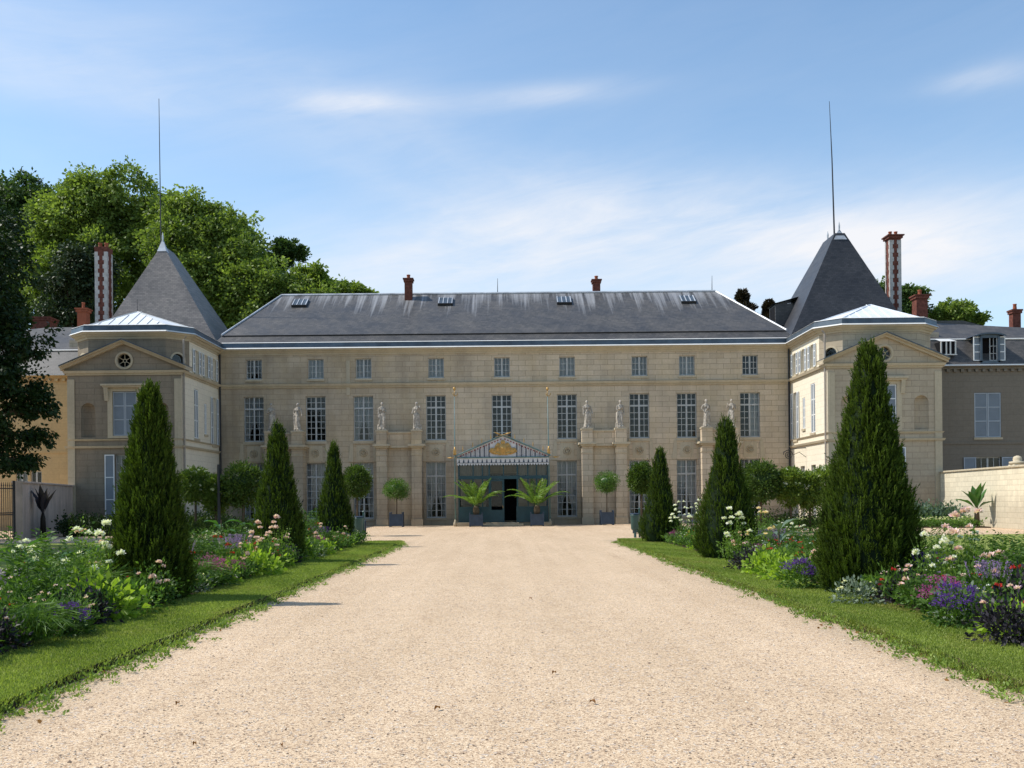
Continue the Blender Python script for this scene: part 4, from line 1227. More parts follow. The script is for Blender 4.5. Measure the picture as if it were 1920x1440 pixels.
for sd in (-1, 1):
    mb = MB(T); mb.tube([(-sd * .45, .08, zap - .12), (sd * .10, .09 + .03 * sd, zap + .03), (sd * .30, .1, zap + .085)], [.015, .018, .02], 6)
    mb.tube([(sd * .18, .1, zap + .05), (sd * .30, .1, zap + .09), (sd * .52, .1, zap + .17)], [.03, .055, .006], 6)
    mb.build('spear', M['gold'], can)
    mb = MB(T); mb.tube([(sd * hw, .0, ze - .2), (sd * (hw + .28), .0, ze - .2)], .016, 6)
    mb.tube([(sd * (hw + .22), 0, ze - .2), (sd * (hw + .36), 0, ze - .2), (sd * (hw + .60), 0, ze - .2)], [.02, .06, .006], 6)
    mb.build('spear', M['gold'], can)
    # tall pole with gilt knop and ball
    px = 853 if sd < 0 else 1031.5
    a = P(px + (1 if sd < 0 else 0), 985, YK); b = P(852 if sd < 0 else 1026.5, 742, YK)
    mb = MB(); mb.tube([(a.x, YK, .35), (a.x + (b.x - a.x) * .5, YK, ze), (b.x, YK, b.z)], [.05, .032, .02], 8); pl = mb.build('pole', M['teal_light'], can, True)
    mb = MB(); mb.lathe([(.10, 0), (.13, .05), (.12, .2), (.07, .3), (.06, .4)], (a.x, YK, 0), 12); mb.build('pole_base', M['trim'], pl, True)
    mb = MB(); mb.lathe([(.06, 0), (.11, .08), (.07, .18), (.10, .24), (.05, .38), (.03, .5)], ((a.x + (b.x - a.x) * .53), YK, ze - .05), 10); mb.build('collar', M['gold'], pl, True)
    mb = MB(); q = b
    mb.lathe([(.01, .30), (.055, .33), (.09, .41), (.055, .49), (.01, .52)], (q.x, YK, q.z), 12)
    pts = [(q.x + sd * -.13 * math.cos(t) + .05, YK, q.z + .12 - .13 * math.sin(t)) for t in [k * PI / 8 for k in range(-1, 10)]]
    mb.tube(pts, [.01] + [.028] * 9 + [.01], 6)
    mb.tube([(q.x, YK, q.z - .05), (q.x, YK, q.z + .32)], .016, 6)
    mb.build('finial', M['gold'], pl, True)
# screen wall of glazed panels and the doorway
mb = MB(T); yb = -.12
zl, zm0, zm1, zt_ = 1.15, 2.78, 2.98, 3.72
dx0, dx1 = P(945, 930, YK).x - XM, P(968, 930, YK).x - XM
dl0 = P(919, 930, YK).x - XM
mb.box(-hw + .08, dl0, yb - .05, yb, .22, zl); mb.box(dx1, hw - .08, yb - .05, yb, .22, zl)
mb.box(-hw + .08, hw - .08, yb - .06, yb + .02, zm0, zm1)
mb.box(-hw + .08, hw - .08, yb - .05, yb + .01, zt_ - .08, zt_)
for x in (-hw + .10, -hw + .95, -hw + 1.5, dl0 - .04, dx0 - .02, dx1 + .08, dx1 + .7, hw - .75, hw - .10):
    wd = .05 if x in (dl0 - .04, dx1 + .08) else .035
    mb.box(x - wd, x + wd, yb - .055, yb + .004, zl if not (dl0 - .1 < x < dx1 + .1) else .22, zt_ - .08)
for (a, b) in ((-hw + .2, -hw + 1.35), (-hw + 1.42, dl0 - .12), (dx1 + .14, dx1 + 1.0), (dx1 + 1.07, hw - .2)):
    for (u0, u1, v0, v1) in ((a, b, .38, .42), (a, b, 1.0, 1.04), (a, a + .04, .42, 1.0), (b - .04, b, .42, 1.0)):
        mb.box(u0, u1, yb, yb + .018, v0, v1)
scr = mb.build('screen_wall', M['teal'], can)
mb = MB(T)
mb.poly([(-hw + .1, yb - .03, zl), (dx0 - .02, yb - .03, zl), (dx0 - .02, yb - .03, zm0), (-hw + .1, yb - .03, zm0)])
mb.poly([(dx1 + .08, yb - .03, zl), (hw - .1, yb - .03, zl), (hw - .1, yb - .03, zm0), (dx1 + .08, yb - .03, zm0)])
mb.poly([(-hw + .1, yb - .03, zm1), (hw - .1, yb - .03, zm1), (hw - .1, yb - .03, zt_ - .08), (-hw + .1, yb - .03, zt_ - .08)])
mb.build('pane', M['glass'], scr)
mb = MB(T)
mb.box(dl0, dx0 - .04, yb - .055, yb - .01, .22, .95); mb.box(dl0, dl0 + .07, yb - .05, yb - .01, .95, zm0 - .02); mb.box(dx0 - .1, dx0 - .04, yb - .05, yb - .01, .95, zm0 - .02); mb.box(dl0 + .07, dx0 - .1, yb - .05, yb - .01, zm0 - .12, zm0 - .02)
dr = mb.build('door', M['teal'], can)
mb = MB(T); mb.tube([(dx0 - .07, yb + .03, 1.05), (dx0 - .07, yb + .03, 1.22)], .014, 6); mb.build('handle', M['gold'], dr)
mb = MB(T)     # side walls and the dim vestibule floor and back curtain
for sd in (-1, 1):
    mb.box(sd * (hw - .08) - .03, sd * (hw - .08) + .03, -2.95, yb - .06, .2, zl)
    mb.box(sd * (hw - .08) - .025, sd * (hw - .08) + .025, -2.95, yb - .06, zl, zt_, 1)
mb.box(-hw + .1, hw - .1, -3.02, yb - .06, .0, .2, 2)
mb.build('side_wall', [M['teal'], M['stripe'], M['trim']], can)
mb = MB(T)
mb.box(dl0 - .5, dx1 + .4, .02, .62, 0.0, .12); mb.box(dl0 - .25, dx1 + .15, -.06, .34, .12, .21)
mb.build('step', M['trim'], can, bevel=.012)
for x in (-hw + .45, hw - .35):
    mb = MB(T); mb.box(x - .45, x + .40, .0, .3, .0, .22); mb.build('footing_slab', M['trim'], can, bevel=.012)
for k in (-1, 1):
    mb = MB(T); n = 20
    a0, a1 = (-hw + .15, dl0 - .1) if k < 0 else (dx1 + .15, hw - .15)
    for j in range(n):
        xa, xb = a0 + (a1 - a0) * j / n, a0 + (a1 - a0) * (j + 1) / n
        mb.poly([(xa, yb - .22 + .03 * math.sin(j * 2.1), zm1), (xb, yb - .22 + .03 * math.sin(j * 2.1 + 2.1), zm1), (xb, yb - .22 + .03 * math.sin(j * 2.1 + 2.1), zt_ - .1), (xa, yb - .22 + .03 * math.sin(j * 2.1), zt_ - .1)])
    mb.build('curtain', M['pipe'], can, True)

# ================================================================== TUBS, PALMS, CLIPPED BALLS
def tub(t, loc, w, h, m='tub'):
    x, y, z = loc
    mb = MB(lambda a, b, c: (x + a, y + b, z + c)); w2 = w / 2
    mb.box(-w2 + .03, w2 - .03, -w2 + .03, w2 - .03, .05, h - .03)
    for sx in (-1, 1):
        for sy in (-1, 1):
            xa, xb = sorted((sx * w2, sx * (w2 - .07))); ya, yb = sorted((sy * w2, sy * (w2 - .07)))
            mb.box(xa, xb, ya, yb, 0, h + .02)
            mb.lathe([(.02, 0), (.04, .03), (.03, .07), (.005, .085)], ((xa + xb) / 2, (ya + yb) / 2, h + .02), 8)
    mb.box(-w2 + .07, w2 - .07, -w2 + .005, -w2 + .04, h - .1, h - .02); mb.box(-w2 + .07, w2 - .07, -w2 + .005, -w2 + .04, .07, .15)
    for k in range(1, 5): mb.box(-w2 + w * k / 5 - .004, -w2 + w * k / 5 + .004, -w2 + .024, -w2 + .034, .15, h - .1)
    o = mb.build('tub', M[m], t)
    mb = MB(lambda a, b, c: (x + a, y + b, z + c)); mb.poly([(-w2 + .03, -w2 + .03, h - .02), (w2 - .03, -w2 + .03, h - .02), (w2 - .03, w2 - .03, h - .02), (-w2 + .03, w2 - .03, h - .02)])
    mb.build('soil', M['soil'], o)
def ball_tree(name, label, loc, r, zc, leaf='bay', tubw=.8, tubh=.78, n=3800, ls=.075, rt=.03, group=None, rz=.8, flowers=None, hang=0):
    t = thing(name, label, 'potted tree' if tubw else 'standard tree', loc, 0, group)
    if tubw: tub(t, loc, tubw, tubh)
    mb = MB(); x, y, z = loc
    mb.tube([(x, y, tubh * .8 if tubw else 0), (x + .01, y, zc * .6), (x, y, zc)], [rt * 1.2, rt, rt * .8], 8)
    for k in range(6):
        a = k * 1.05; mb.tube([(x, y, zc - r * .4), (x + r * .6 * math.cos(a), y + r * .6 * math.sin(a), zc + r * .3)], [rt * .5, rt * .2], 5)
    mb.build('trunk', M['bark'], t, True)
    lm = LM()
    nc = n // 14
    d = unit(rng.normal(size=(nc, 3))); rr = rng.uniform(.55, 1.03, nc) ** .5
    c = np.array([x, y, zc]) + d * rr[:, None] * np.array([r, r, r * rz])
    if hang: c[:, 2] -= hang * rng.random(nc) * (d[:, 2] < .2)
    ct = rng.normal(.5, .15, nc); k = np.repeat(np.arange(nc), 14)
    off = rng.normal(size=(len(k), 3)) * r * .11
    lm.add(c[k] + off, off + d[k] * r * .12 + rng.normal(size=off.shape) * .03, ls * rnd(.7, 1.3, len(k)), ls * .5, ct[k] + rng.normal(0, .15, len(k)))
    ev, ef = [], []; N = 16; q_ = r * .72
    for i in range(9):
        ph = -PI / 2 + PI * i / 8
        for j in range(N):
            th = 2 * PI * j / N; w_ = 1 + .1 * math.sin(3 * th + i + x)
            ev.append((x + q_ * w_ * math.cos(ph) * math.cos(th), y + q_ * w_ * math.cos(ph) * math.sin(th), zc + q_ * rz * math.sin(ph)))
    for i in range(8):
        for j in range(N): ef.append((i * N + j, i * N + (j + 1) % N, (i + 1) * N + (j + 1) % N, (i + 1) * N + j))
    lm.build('crown', L[leaf], t, extra=(ev, ef, .02))
    if flowers:
        fm = LM(); nf = flowers[1]
        d = unit(rng.normal(size=(nf, 3))); d[:, 1] = -abs(d[:, 1]) * .8
        c = np.array([x, y, zc]) + d * np.array([r, r, r * rz]) * 1.12
        k = np.repeat(np.arange(nf), 14); o_ = unit(rng.normal(size=(len(k), 3)))
        fm.add(c[k] + o_ * .01, o_, .06, .06, rnd(.3, 1, len(k))); fm.build('blossom', L[flowers[0]], t)
    return t
pL = P(743, 918, 59.0); pR = P(1136.5, 904, 59.0)
g_ = 'clipped ball trees in square tubs before the front'
ball_tree('potted_ball_tree', 'clipped ball tree in a square blue tub, left of the entrance porch', (P(744, 985, 59).x, 59.0, 0), .72, pL.z, group=g_)
ball_tree('potted_ball_tree', 'clipped ball tree in a square blue tub, right of the entrance porch', (P(1138, 985, 59).x, 59.0, 0), .70, pR.z, group=g_)
ball_tree('potted_ball_tree', 'larger darker ball tree behind the farthest conifer of the left border', (P(669, 905, 44).x, 44, 0), .56, P(669, 904, 44).z, 'standard', .7, .6, 5000, .10, .04, rz=1.2)
ball_tree('potted_ball_tree', 'larger darker ball tree behind the litter bin and farthest right conifer', (P(1202, 895, 44).x, 44, 0), .54, P(1202, 896, 44).z, 'standard', .7, .6, 5000, .10, .04, rz=1.2)
g_ = 'flowering standard trees planted across the far end of the borders'
for px, pyc, rp, lab, fl, hang in ((366, 905, 30, 'round standard tree with white flowers, half behind the nearest left conifer', ('white', 26), .3),
                        (404, 915, 24, 'narrow standard rose with hanging shoots beside the post, left of the big bushy standard', ('cream', 16), .7),
                        (455, 905, 40, 'big bushy round standard tree left of the middle left conifer', None, .35),
                        (1426, 900, 37, 'big bushy round standard tree right of the middle right conifer', None, .35),
                        (1482, 903, 27, 'standard rose with white flowers just right of the bushy round tree', ('white', 22), .6),
                        (1518, 910, 26, 'standard rose with white flowers between its two neighbours before the sunlit wing wall', ('white', 26), .6),
                        (1553, 902, 30, 'tall standard rose full of white flowers, left of the nearest right conifer', ('white', 46), .5)):
    q = P(px, pyc, 43); r = rp * 43 / F * .88
    ball_tree('standard_tree', lab, (q.x, 43, 0), r, q.z, 'plane2' if fl else 'standard', 0, .8, 5200, .12, .05, group=g_, rz=.95, flowers=fl, hang=hang)
mb = MB(); q = P(410, 880, 42.5); mb.tube([(q.x, 42.5, 0), (q.x, 42.5, q.z + .2)], .07, 8)
tag(mb.build('post', M['iron']), 'dark upright post among the standard roses, left side', 'post')

def palm(label, loc, h, spread, seed):
    rs = random.Random(seed)
    t = thing('potted_palm', label, 'palm', loc, 0, 'palms in tubs on either side of the door')
    tub(t, loc, .78, .72)
    x, y, z = loc
    mb = MB(); mb.tube([(x, y, .68), (x, y, .85), (x, y, 1.1), (x, y, 1.22)], [.14, .20, .17, .10], 12); mb.build('trunk', M['bark'], t)
    nf = 18
    for i in range(nf):
        a = i * 2.39996 + rs.uniform(-.2, .2)
        el_ = R(86 - 44 * (i / nf) ** .9 + rs.uniform(-6, 6))
        Ln = spread * rs.uniform(.85, 1.1) * (.9 if i < 4 else 1)
        pts = []; p = Vector((x + .06 * math.cos(a), y + .06 * math.sin(a), 1.15)); e = el_
        N = 16
        for k in range(N + 1):
            pts.append(p.copy()); e -= (.035 + .10 * k / N) * (1.0 if el_ < 1.1 else .55)
            p = p + Vector((math.cos(a) * math.cos(e), math.sin(a) * math.cos(e), math.sin(e))) * Ln / N
        lm = LM(); Pn = []; D = []; Ls = []
        for k in range(2, N):
            d = (pts[k + 1] - pts[k]).normalized(); sdv = Vector((-math.sin(a), math.cos(a), 0)); up = sdv.cross(d)
            for sub in (0, .33, .66):
                q = pts[k].lerp(pts[k + 1], sub); f = (k + sub) / N
                for sd in (-1, 1):
                    Pn.append(q); D.append(d * .75 + sdv * sd * .75 - up * .15 * (1 if up.z > 0 else -1) + Vector((0, 0, -.12))); Ls.append(.30 * math.sin(PI * min(1, f * .9 + .12)) + .06)
        lm.add(np.array(Pn), np.array(D), np.array(Ls), .036, rnd(.2, .9, len(Pn)), fold=.03)
        Pn = np.array([pts[k] for k in range(N)]); D = np.array([pts[k + 1] - pts[k] for k in range(N)])
        for _ in range(2): lm.add(Pn, D, Ln / N * 1.05, .022, .8, fold=0)
        lm.build('frond', L['palm'], t)
    return t
palm('potted palm in a blue tub left of the entrance door', (P(893, 985, 57.9).x, 57.9, 0), 0, 1.95, 3)
palm('larger potted palm in a blue tub right of the entrance door', (P(1007, 985, 57.9).x, 57.9, 0), 0, 2.15, 8)

# ---- litter bins
def litter_bin(label, loc):
    t = thing('litter_bin', label, 'litter bin', loc); x, y, z = loc
    mb = MB(lambda a, b, c: (x + a, y + b, z + c))
    mb.lathe([(.13, .30), (.165, .36), (.185, .86), (.195, .88), (.195, .91), (.17, .91), (.16, .5)], (0, 0, 0), 20); mb.build('bucket', M['bin'], t, True)
    mb = MB(lambda a, b, c: (x + a, y + b, z + c)); mb.tube([(.18, .05, 0), (.18, .05, 1.12)], .035, 8); mb.lathe([(.05, 0), (.06, .02), (.02, .06)], (.18, .05, 1.12), 8)
    mb.tube([(-.0, 0, .0), (0, 0, .31)], .05, 8); mb.build('post', M['bin'], t)
    mb = MB(lambda a, b, c: (x + a, y + b, z + c)); mb.lathe([(.165, .80), (.19, .93), (.205, .95), (.15, .97), (.13, .90)], (0, 0, 0), 16, fn=lambda t_, z_: 1 + .06 * math.sin(5 * t_)); mb.build('bag', M['stripe'], t, True)
litter_bin('dark green litter bin with post by the corner of the right lawn', (P(1191, 1008, 39.5).x, 39.5, 0))
litter_bin('dark litter bin half hidden by the farthest left conifer', (P(673, 1014, 38.6).x, 38.6, 0))

# ================================================================== ANNEXES, GARDEN WALLS, GATE
def annexe(s):
    lab = 'yellow rendered service building with slate mansard behind the left tree' if s < 0 else 'grey rendered service building with slate mansard and shuttered dormer at the right'
    an = thing('service_building', lab, 'building', (s * 33, 58.5, 0))
    Yw = 58.5; xi, xo = (24.14, 42)
    a, b = ((-xo, Yw), (-xi, Yw)) if s < 0 else ((xi, Yw), (xo, Yw))
    T = frame((a[0], a[1], 0), (b[0] - a[0], b[1] - a[1])); Wd = xo - xi
    X = (lambda px, py: P(px, py, Yw).x - a[0])
    zc = P(1800 if s > 0 else 90, 686 if s > 0 else 704, Yw).z; zm = P(1800 if s > 0 else 90, 631 if s > 0 else 652, Yw).z
    m = M['grey'] if s > 0 else M['yellow']
    if s > 0:
        c = X(1852, 780); w = 50 / 31.9
        z0_, z1_ = P(1852, 820, Yw).z, P(1852, 736, Yw).z
        gx0, gx1 = X(1830, 870), X(1877, 870); gz0, gz1 = .9, P(1852, 857, Yw).z
        c3 = c + 5.2
        o_ = [(c - w / 2, c + w / 2, z0_, z1_, .3, 'rect', 1), (gx0, gx1, gz0, gz1, .3, 'rect', 1), (c3 - w / 2, c3 + w / 2, z0_, z1_, .3, 'rect', 1)]
        wall(T, Wd, 0, zc - .2, o_, m=m, parent=an)
        for cc in (c, c3): window(T, cc, z0_, z1_, w, .10, (1, 4), 4, .25, shut='closed', parent=an)
        window(T, (gx0 + gx1) / 2, gz0, gz1, gx1 - gx0, .14, (1, 3), 4, 0, shut='open', parent=an)
    else:
        gx0, gx1 = X(30, 895), X(52, 895); gz1 = P(40, 884, Yw).z
        c2 = X(68, 895)
        o_ = [(gx0, gx1, 1.0, gz1, .25, 'rect', 1), (c2 - .32, c2 + .32, 1.0, gz1, .25, 'rect', 1)]
        wall(T, Wd, 0, zc - .2, o_, m=m, parent=an)
        window(T, (gx0 + gx1) / 2, 1.0, gz1, gx1 - gx0, .08, (1, 3), 2, .45, blind=0, parent=an); window(T, c2, 1.0, gz1, .64, .08, (1, 3), 2, 0, parent=an)
    mb = MB(T)
    mb.box(0, Wd, -.2, .12, zc - .2, zc - .08); mb.box(0, Wd, -.2, .30, zc - .08, zc)
    mb.box(.0, Wd, 0, .06, 4.55, 4.68)
    for k in range(int(Wd / .42)): mb.box(.1 + k * .42, .28 + k * .42, 0.002, .16, zc - .36, zc - .203)
    mb.build('cornice', m if s < 0 else M['grey'], an)
    mb = MB(T); mb.box(0, Wd, .30, .36, zc - .03, zc + .04); mb.build('gutter', M['gutter'] if s < 0 else M['zinc'], an)
    # mansard: steep lower slope, flatter upper slope with hipped end
    z1_, y1_ = zm, -1.1
    zr_ = P(1800 if s > 0 else 90, 601 if s > 0 else 614, 62.5).z
    mb = MB(T)
    mb.poly([(0, .25, zc + .005), (Wd, .25, zc + .005), (Wd, y1_, z1_), (0, y1_, z1_)])
    ua, ub = (X(1756, 600) * 62.5 / Yw, X(1845, 600) * 62.5 / Yw) if s > 0 else (X(34, 613) - 1, X(118, 613) + .1)
    if s > 0: ua, ub = 1.2, 4.35 + .3
    else: ub = Wd - .9; ua = ub - 3.6
    e0, e1 = (-.3, Wd) if s > 0 else (0, Wd)
    if s > 0:
        zl_ = P(1885, 623, 62.5).z
        mb.poly([(0, y1_, z1_ + .003), (Wd, y1_, z1_ + .003), (Wd, -4, zl_ - .2), (ub + 1.6, -4, zl_ + .35), (ub, -4, zr_), (ua - .6, -4, zr_)])
        mb.poly([(0, y1_, z1_), (ua - .6, -4, zr_), (0, -4, z1_)])
    else:
        mb.poly([(0, y1_, z1_ + .003), (Wd, y1_, z1_ + .003), (ub, -4, zr_), (ua, -4, zr_)])
        mb.poly([(Wd, y1_, z1_), (Wd, -6, z1_), (ub, -4, zr_)]); mb.poly([(0, y1_, z1_), (ua, -4, zr_), (0, -6, z1_)])
    mb.build('roof', M['slate'], an)
    mb = MB(T); mb.tube([(0, y1_ + .03, z1_), (Wd, y1_ + .03, z1_)], .055, 6); mb.build('ridge_capping', M['gutter'], an)
    mb = MB(T)
    if s < 0: mb.poly([(Wd, 0, 0), (Wd, -6, 0), (Wd, -6, zc), (Wd, 0, zc)])
    mb.poly([(0, 0, 0), (0, -6, 0), (0, -6, zc), (0, 0, zc)]); mb.poly([(0, -6, 0), (Wd, -6, 0), (Wd, -6, zm), (0, -6, zm)])
    mb.build('wall', m, an)
    if s > 0:
        cd = X(1854, 655); zb = P(1854, 677, Yw).z; zt_ = P(1854, 631, Yw).z; w = .92
        mb = MB(T)
        for (u0, u1, v0, v1) in ((cd - w / 2 - .12, cd - w / 2, zb - .1, zt_), (cd + w / 2, cd + w / 2 + .12, zb - .1, zt_), (cd - w / 2 - .12, cd + w / 2 + .12, zb - .22, zb)):
            mb.box(u0, u1, -1.3, .18, v0, v1)
        n = 10
        for k in range(n):
            f0, f1 = -1 + 2 * k / n, -1 + 2 * (k + 1) / n; q = w / 2 + .42
            h = lambda f: zt_ + .26 * math.sqrt(max(0, 1 - (f * .92) ** 2)) - .06
            mb.poly([(cd + f0 * q, .32, h(f0)), (cd + f1 * q, .32, h(f1)), (cd + f1 * q, -1.5, h(f1)), (cd + f0 * q, -1.5, h(f0))])
            mb.poly([(cd + f0 * q, .32, h(f0)), (cd + f1 * q, .32, h(f1)), (cd + f1 * q, .32, h(f1) - .09), (cd + f0 * q, .32, h(f0) - .09)])
            if abs(f0 + f1) < 1.1: mb.poly([(cd + f0 * q, .15, h(f0) - .05), (cd + f1 * q, .15, h(f1) - .05), (cd + f1 * q, .15, zt_ - .1), (cd + f0 * q, .15, zt_ - .1)])
        dm = mb.build('dormer', M['lead'], an)
        mb = MB(T); mb.poly([(cd - w / 2, -.35, zb), (cd + w / 2, -.35, zb), (cd + w / 2, -.35, zt_), (cd - w / 2, -.35, zt_)]); mb.build('opening', M['dark'], dm)
        window_like = MB(T)
        for (u0, u1, v0, v1) in ((cd, cd + .04, zb, zt_), (cd + w / 2 - .05, cd + w / 2, zb, zt_), (cd + .04, cd + w / 2 - .05, zb, zb + .05), (cd + .04, cd + w / 2 - .05, zb + .42, zb + .45), (cd + .04, cd + w / 2 - .05, zb + .85, zb + .88), (cd + .22, cd + .24, zb, zt_)):
            window_like.box(u0, u1, .05, .09, v0, v1)
        wl = window_like.build('casement', M['frame'], dm)
        for sd in (-1, 1): shutter(T, cd, zb, zt_, w, sd, 'open', dm, .1, 'shutter_white')
        cs = X(1778, 655)
        mb = MB(T); zb, zt_ = P(1778, 664, Yw).z, P(1778, 640, Yw).z
        mb.box(cs - .45, cs + .45, -.9, -.02, zb, zt_, 0)
        for u in (-.42, -.12, .12, .42): mb.box(cs + u - .04, cs + u + .04, -.02, .03, zb, zt_, 1)
        mb.poly([(cs - .5, .06, zt_), (cs + .5, .06, zt_), (cs + .42, -.9, zt_ + .28), (cs - .42, -.9, zt_ + .28)], 1)
        mb.box(cs - .5, cs + .5, -.02, .05, zb - .06, zb, 1)
        mb.build('skylight', [M['dark'], M['gutter']], an)
    return an
anL = annexe(-1); anR = annexe(1)
def ann_ch(an, px0, px1, pyt, Y, m, pot=True):
    a, b = P(px0, pyt, Y), P(px1, pyt, Y); w_ = (b.x - a.x) / 2; x = (a.x + b.x) / 2
    cb = MB(); cb.box(x - w_, x + w_, Y, Y + 2 * w_, 8, a.z - .25); cb.box(x - w_ - .06, x + w_ + .06, Y - .06, Y + 2 * w_ + .06, a.z - .25, a.z - .1); cb.box(x - w_ - .1, x + w_ + .1, Y - .1, Y + 2 * w_ + .1, a.z - .1, a.z)
    c = cb.build('chimney', m, an)
    if pot:
        pb = MB(); pb.lathe([(.11, 0), (.12, .1), (.10, .3), (.12, .34), (.12, .38), (.06, .36)], (x, Y + w_, a.z), 12); pb.build('chimney_pot', M['pot'], c, True)
ann_ch(anR, 1899, 1914, 580, 63, M['brick_red']); ann_ch(anL, 58, 92, 594, 66, M['brick_red'], False)

for s in (-1, 1):
    a = (24.15, 54.8) if s > 0 else (-24.05, 54.9); b = (22.65, 38.0) if s > 0 else (-21.8, 44.5)
    H0 = 2.80 if s > 0 else 2.5
    d = Vector((b[0] - a[0], b[1] - a[1])); u = d.normalized()
    lab = 'long sunlit cream stone garden wall at the right edge' if s > 0 else 'short weathered pink garden wall between the gate and the left wing'
    t = thing('garden_wall', lab, 'wall', (a[0], a[1], 0))
    Wd = d.length
    if s > 0: T = frame((b[0], b[1], 0), (-u.x, -u.y)); 
    else: T = frame((b[0], b[1], 0), (-u.x, -u.y))
    # court side faces the axis
    mb = MB(T)
    mb.box(0, Wd, -.2, .2, 0, H0); mb.build('wall', M['rubble'] if s > 0 else M['pinkwall'], t)
    mb = MB(T); n = int(Wd / .9)
    for k in range(n): mb.box(Wd * k / n + .006, Wd * (k + 1) / n - .006, -.27, .27, H0, H0 + .09)
    mb.build('coping', M['trim'] if s > 0 else M['pinkwall'], t, bevel=.015)
q = P(1912, 900, 45.9)
t = thing('gate_pier', 'cream stone gate pier with a round capital at the right edge', 'gate pier', (q.x - .1, 45.9, 0))
mb = MB(lambda a, b, c: (q.x - .1 + a, 45.9 + b, c))
mb.box(-.28, .28, -.28, .28, 0, 2.95); mb.box(-.34, .34, -.34, .34, 0, .35); mb.build('shaft', M['rubble'], t)
mb = MB(lambda a, b, c: (q.x - .1 + a, 45.9 + b, c)); mb.lathe([(.30, 2.95), (.36, 3.0), (.36, 3.08), (.18, 3.11), (.20, 3.2), (.17, 3.3), (.05, 3.36)], n=18); mb.build('capital', M['trim'], t, True)
# iron gate at the left edge
t = thing('iron_gate', 'tall black iron bar gate at the left edge', 'gate', (-21.7, 43.2, 0))
ga, gb_ = P(26, 905, 44.2), P(-30, 905, 42.0)
mb = MB()
for k in range(15):
    q = Vector((ga.x, 44.2, 0)).lerp(Vector((gb_.x, 42.0, 0)), k / 14)
    mb.tube([(q.x, q.y, .08), (q.x, q.y, 2.35)], .016, 5); mb.tube([(q.x, q.y, 2.35), (q.x, q.y, 2.55)], [.03, .003], 5)
mb.build('bars', M['iron'], t)
mb = MB()
for z in (.12, 1.1, 1.18, 2.25): mb.tube([(ga.x, 44.2, z), (gb_.x, 42.0, z)], .025, 6)
mb.tube([(ga.x, 44.2, 0), (ga.x, 44.2, 2.6)], .06, 8)
mb.build('rails', M['iron'], t)
# scrolled lantern bracket on the sunlit wing wall
t = thing('lantern_bracket', 'black wrought iron scroll bracket on the sunlit wing wall', 'wall bracket', (XI, 59.6, 4.2))
mb = MB(); pts = []
for k in range(40):
    a = k * .36; r = .30 * (1 - k / 46)
    pts.append((XI - 1.05 + .0 - r * math.cos(a), 58.9, 4.05 + r * math.sin(a)))
mb.tube(pts, .02, 5); mb.tube([(XI, 58.9, 4.45), (XI - .5, 58.9, 4.42), (XI - 1.0, 58.9, 4.36), (XI - 1.35, 58.9, 4.2)], .022, 5); mb.tube([(XI, 58.9, 3.9), (XI - .4, 58.9, 4.2), (XI - .75, 58.9, 4.05)], .018, 5)
mb.build('scroll', M['iron'], t)

# ================================================================== TREES
# lobes given by photo position: (px, py, distance, radius x, radius y, radius z) in metres
def lob(px, py, Y, rx, ry, rz_):
    q = P(px, py, Y); return (q.x, q.y, q.z, rx, ry, rz_)
Y_ = 92
s_ = Y_ / F
broadleaf('plane_tree', 'tallest broad plane tree, bright green, behind the left tower', (P(225, 600, Y_).x, Y_, 0),
          [lob(230, 395, Y_, 4.6, 4.5, 4.0), lob(150, 430, Y_, 4.2, 4, 4.4), lob(180, 390, Y_, 3.2, 3.2, 2.6), lob(250, 470, Y_ - 1, 5, 5, 4.6), lob(120, 520, Y_ - 2, 4.2, 4, 4.6), lob(90, 470, Y_, 3, 3, 3.4), lob(200, 545, Y_ - 3, 5, 4, 5), lob(290, 430, Y_, 3.0, 3.6, 3.4), lob(110, 390, Y_, 2.4, 2.6, 2.2)],
          'plane', 1500, 46, .95, .30, .7, 12, 'tall trees behind the mansion')
broadleaf('plane_tree', 'bright green plane tree just right of the left tower spire', (P(370, 600, 88).x, 88, 0),
          [lob(340, 405, 88, 3.0, 3, 2.4), lob(390, 440, 88, 3.6, 3.4, 3.2), lob(420, 500, 87, 4.2, 3.8, 3.6), lob(360, 500, 86, 4.2, 4, 4.2), lob(330, 440, 87, 2.6, 3, 3), lob(440, 560, 86, 4.4, 4, 3.6), lob(480, 480, 88, 1.4, 1.4, 1.5), lob(465, 450, 88, 1.0, 1, 1.0), lob(380, 570, 85, 4, 4, 4), lob(455, 510, 88, 2.0, 2, 2.0)],
          'plane', 1400, 46, .9, .30, .6, 11, 'tall trees behind the mansion')
broadleaf('plane_tree', 'dark green tree at the far left edge of the treeline', (P(10, 600, 96).x, 96, 0),
          [lob(30, 385, 96, 3.2, 3.4, 2.8), lob(-15, 420, 96, 4, 4, 4), lob(60, 430, 96, 3, 3, 3.6), lob(20, 500, 95, 5, 4, 5), lob(75, 380, 96, 1.6, 1.8, 1.6), lob(60, 540, 94, 4.5, 4, 4)],
          'oak', 900, 46, .95, .32, .6, 11, 'tall trees behind the mansion', droop=.4)
broadleaf('plane_tree', 'dense green tree low between the left tower and the main roof', (P(520, 600, 84).x, 84, 0),
          [lob(505, 545, 84, 2.6, 3, 2.4), lob(540, 560, 84, 2.6, 3, 1.9), lob(480, 590, 84, 3.2, 3, 2.6), lob(570, 560, 84, 2.0, 2, 1.4), lob(610, 575, 84, 2.6, 2.6, 1.5), lob(545, 600, 84, 4, 3, 2)],
          'plane', 800, 44, .75, .27, .45, 9, 'tall trees behind the mansion')
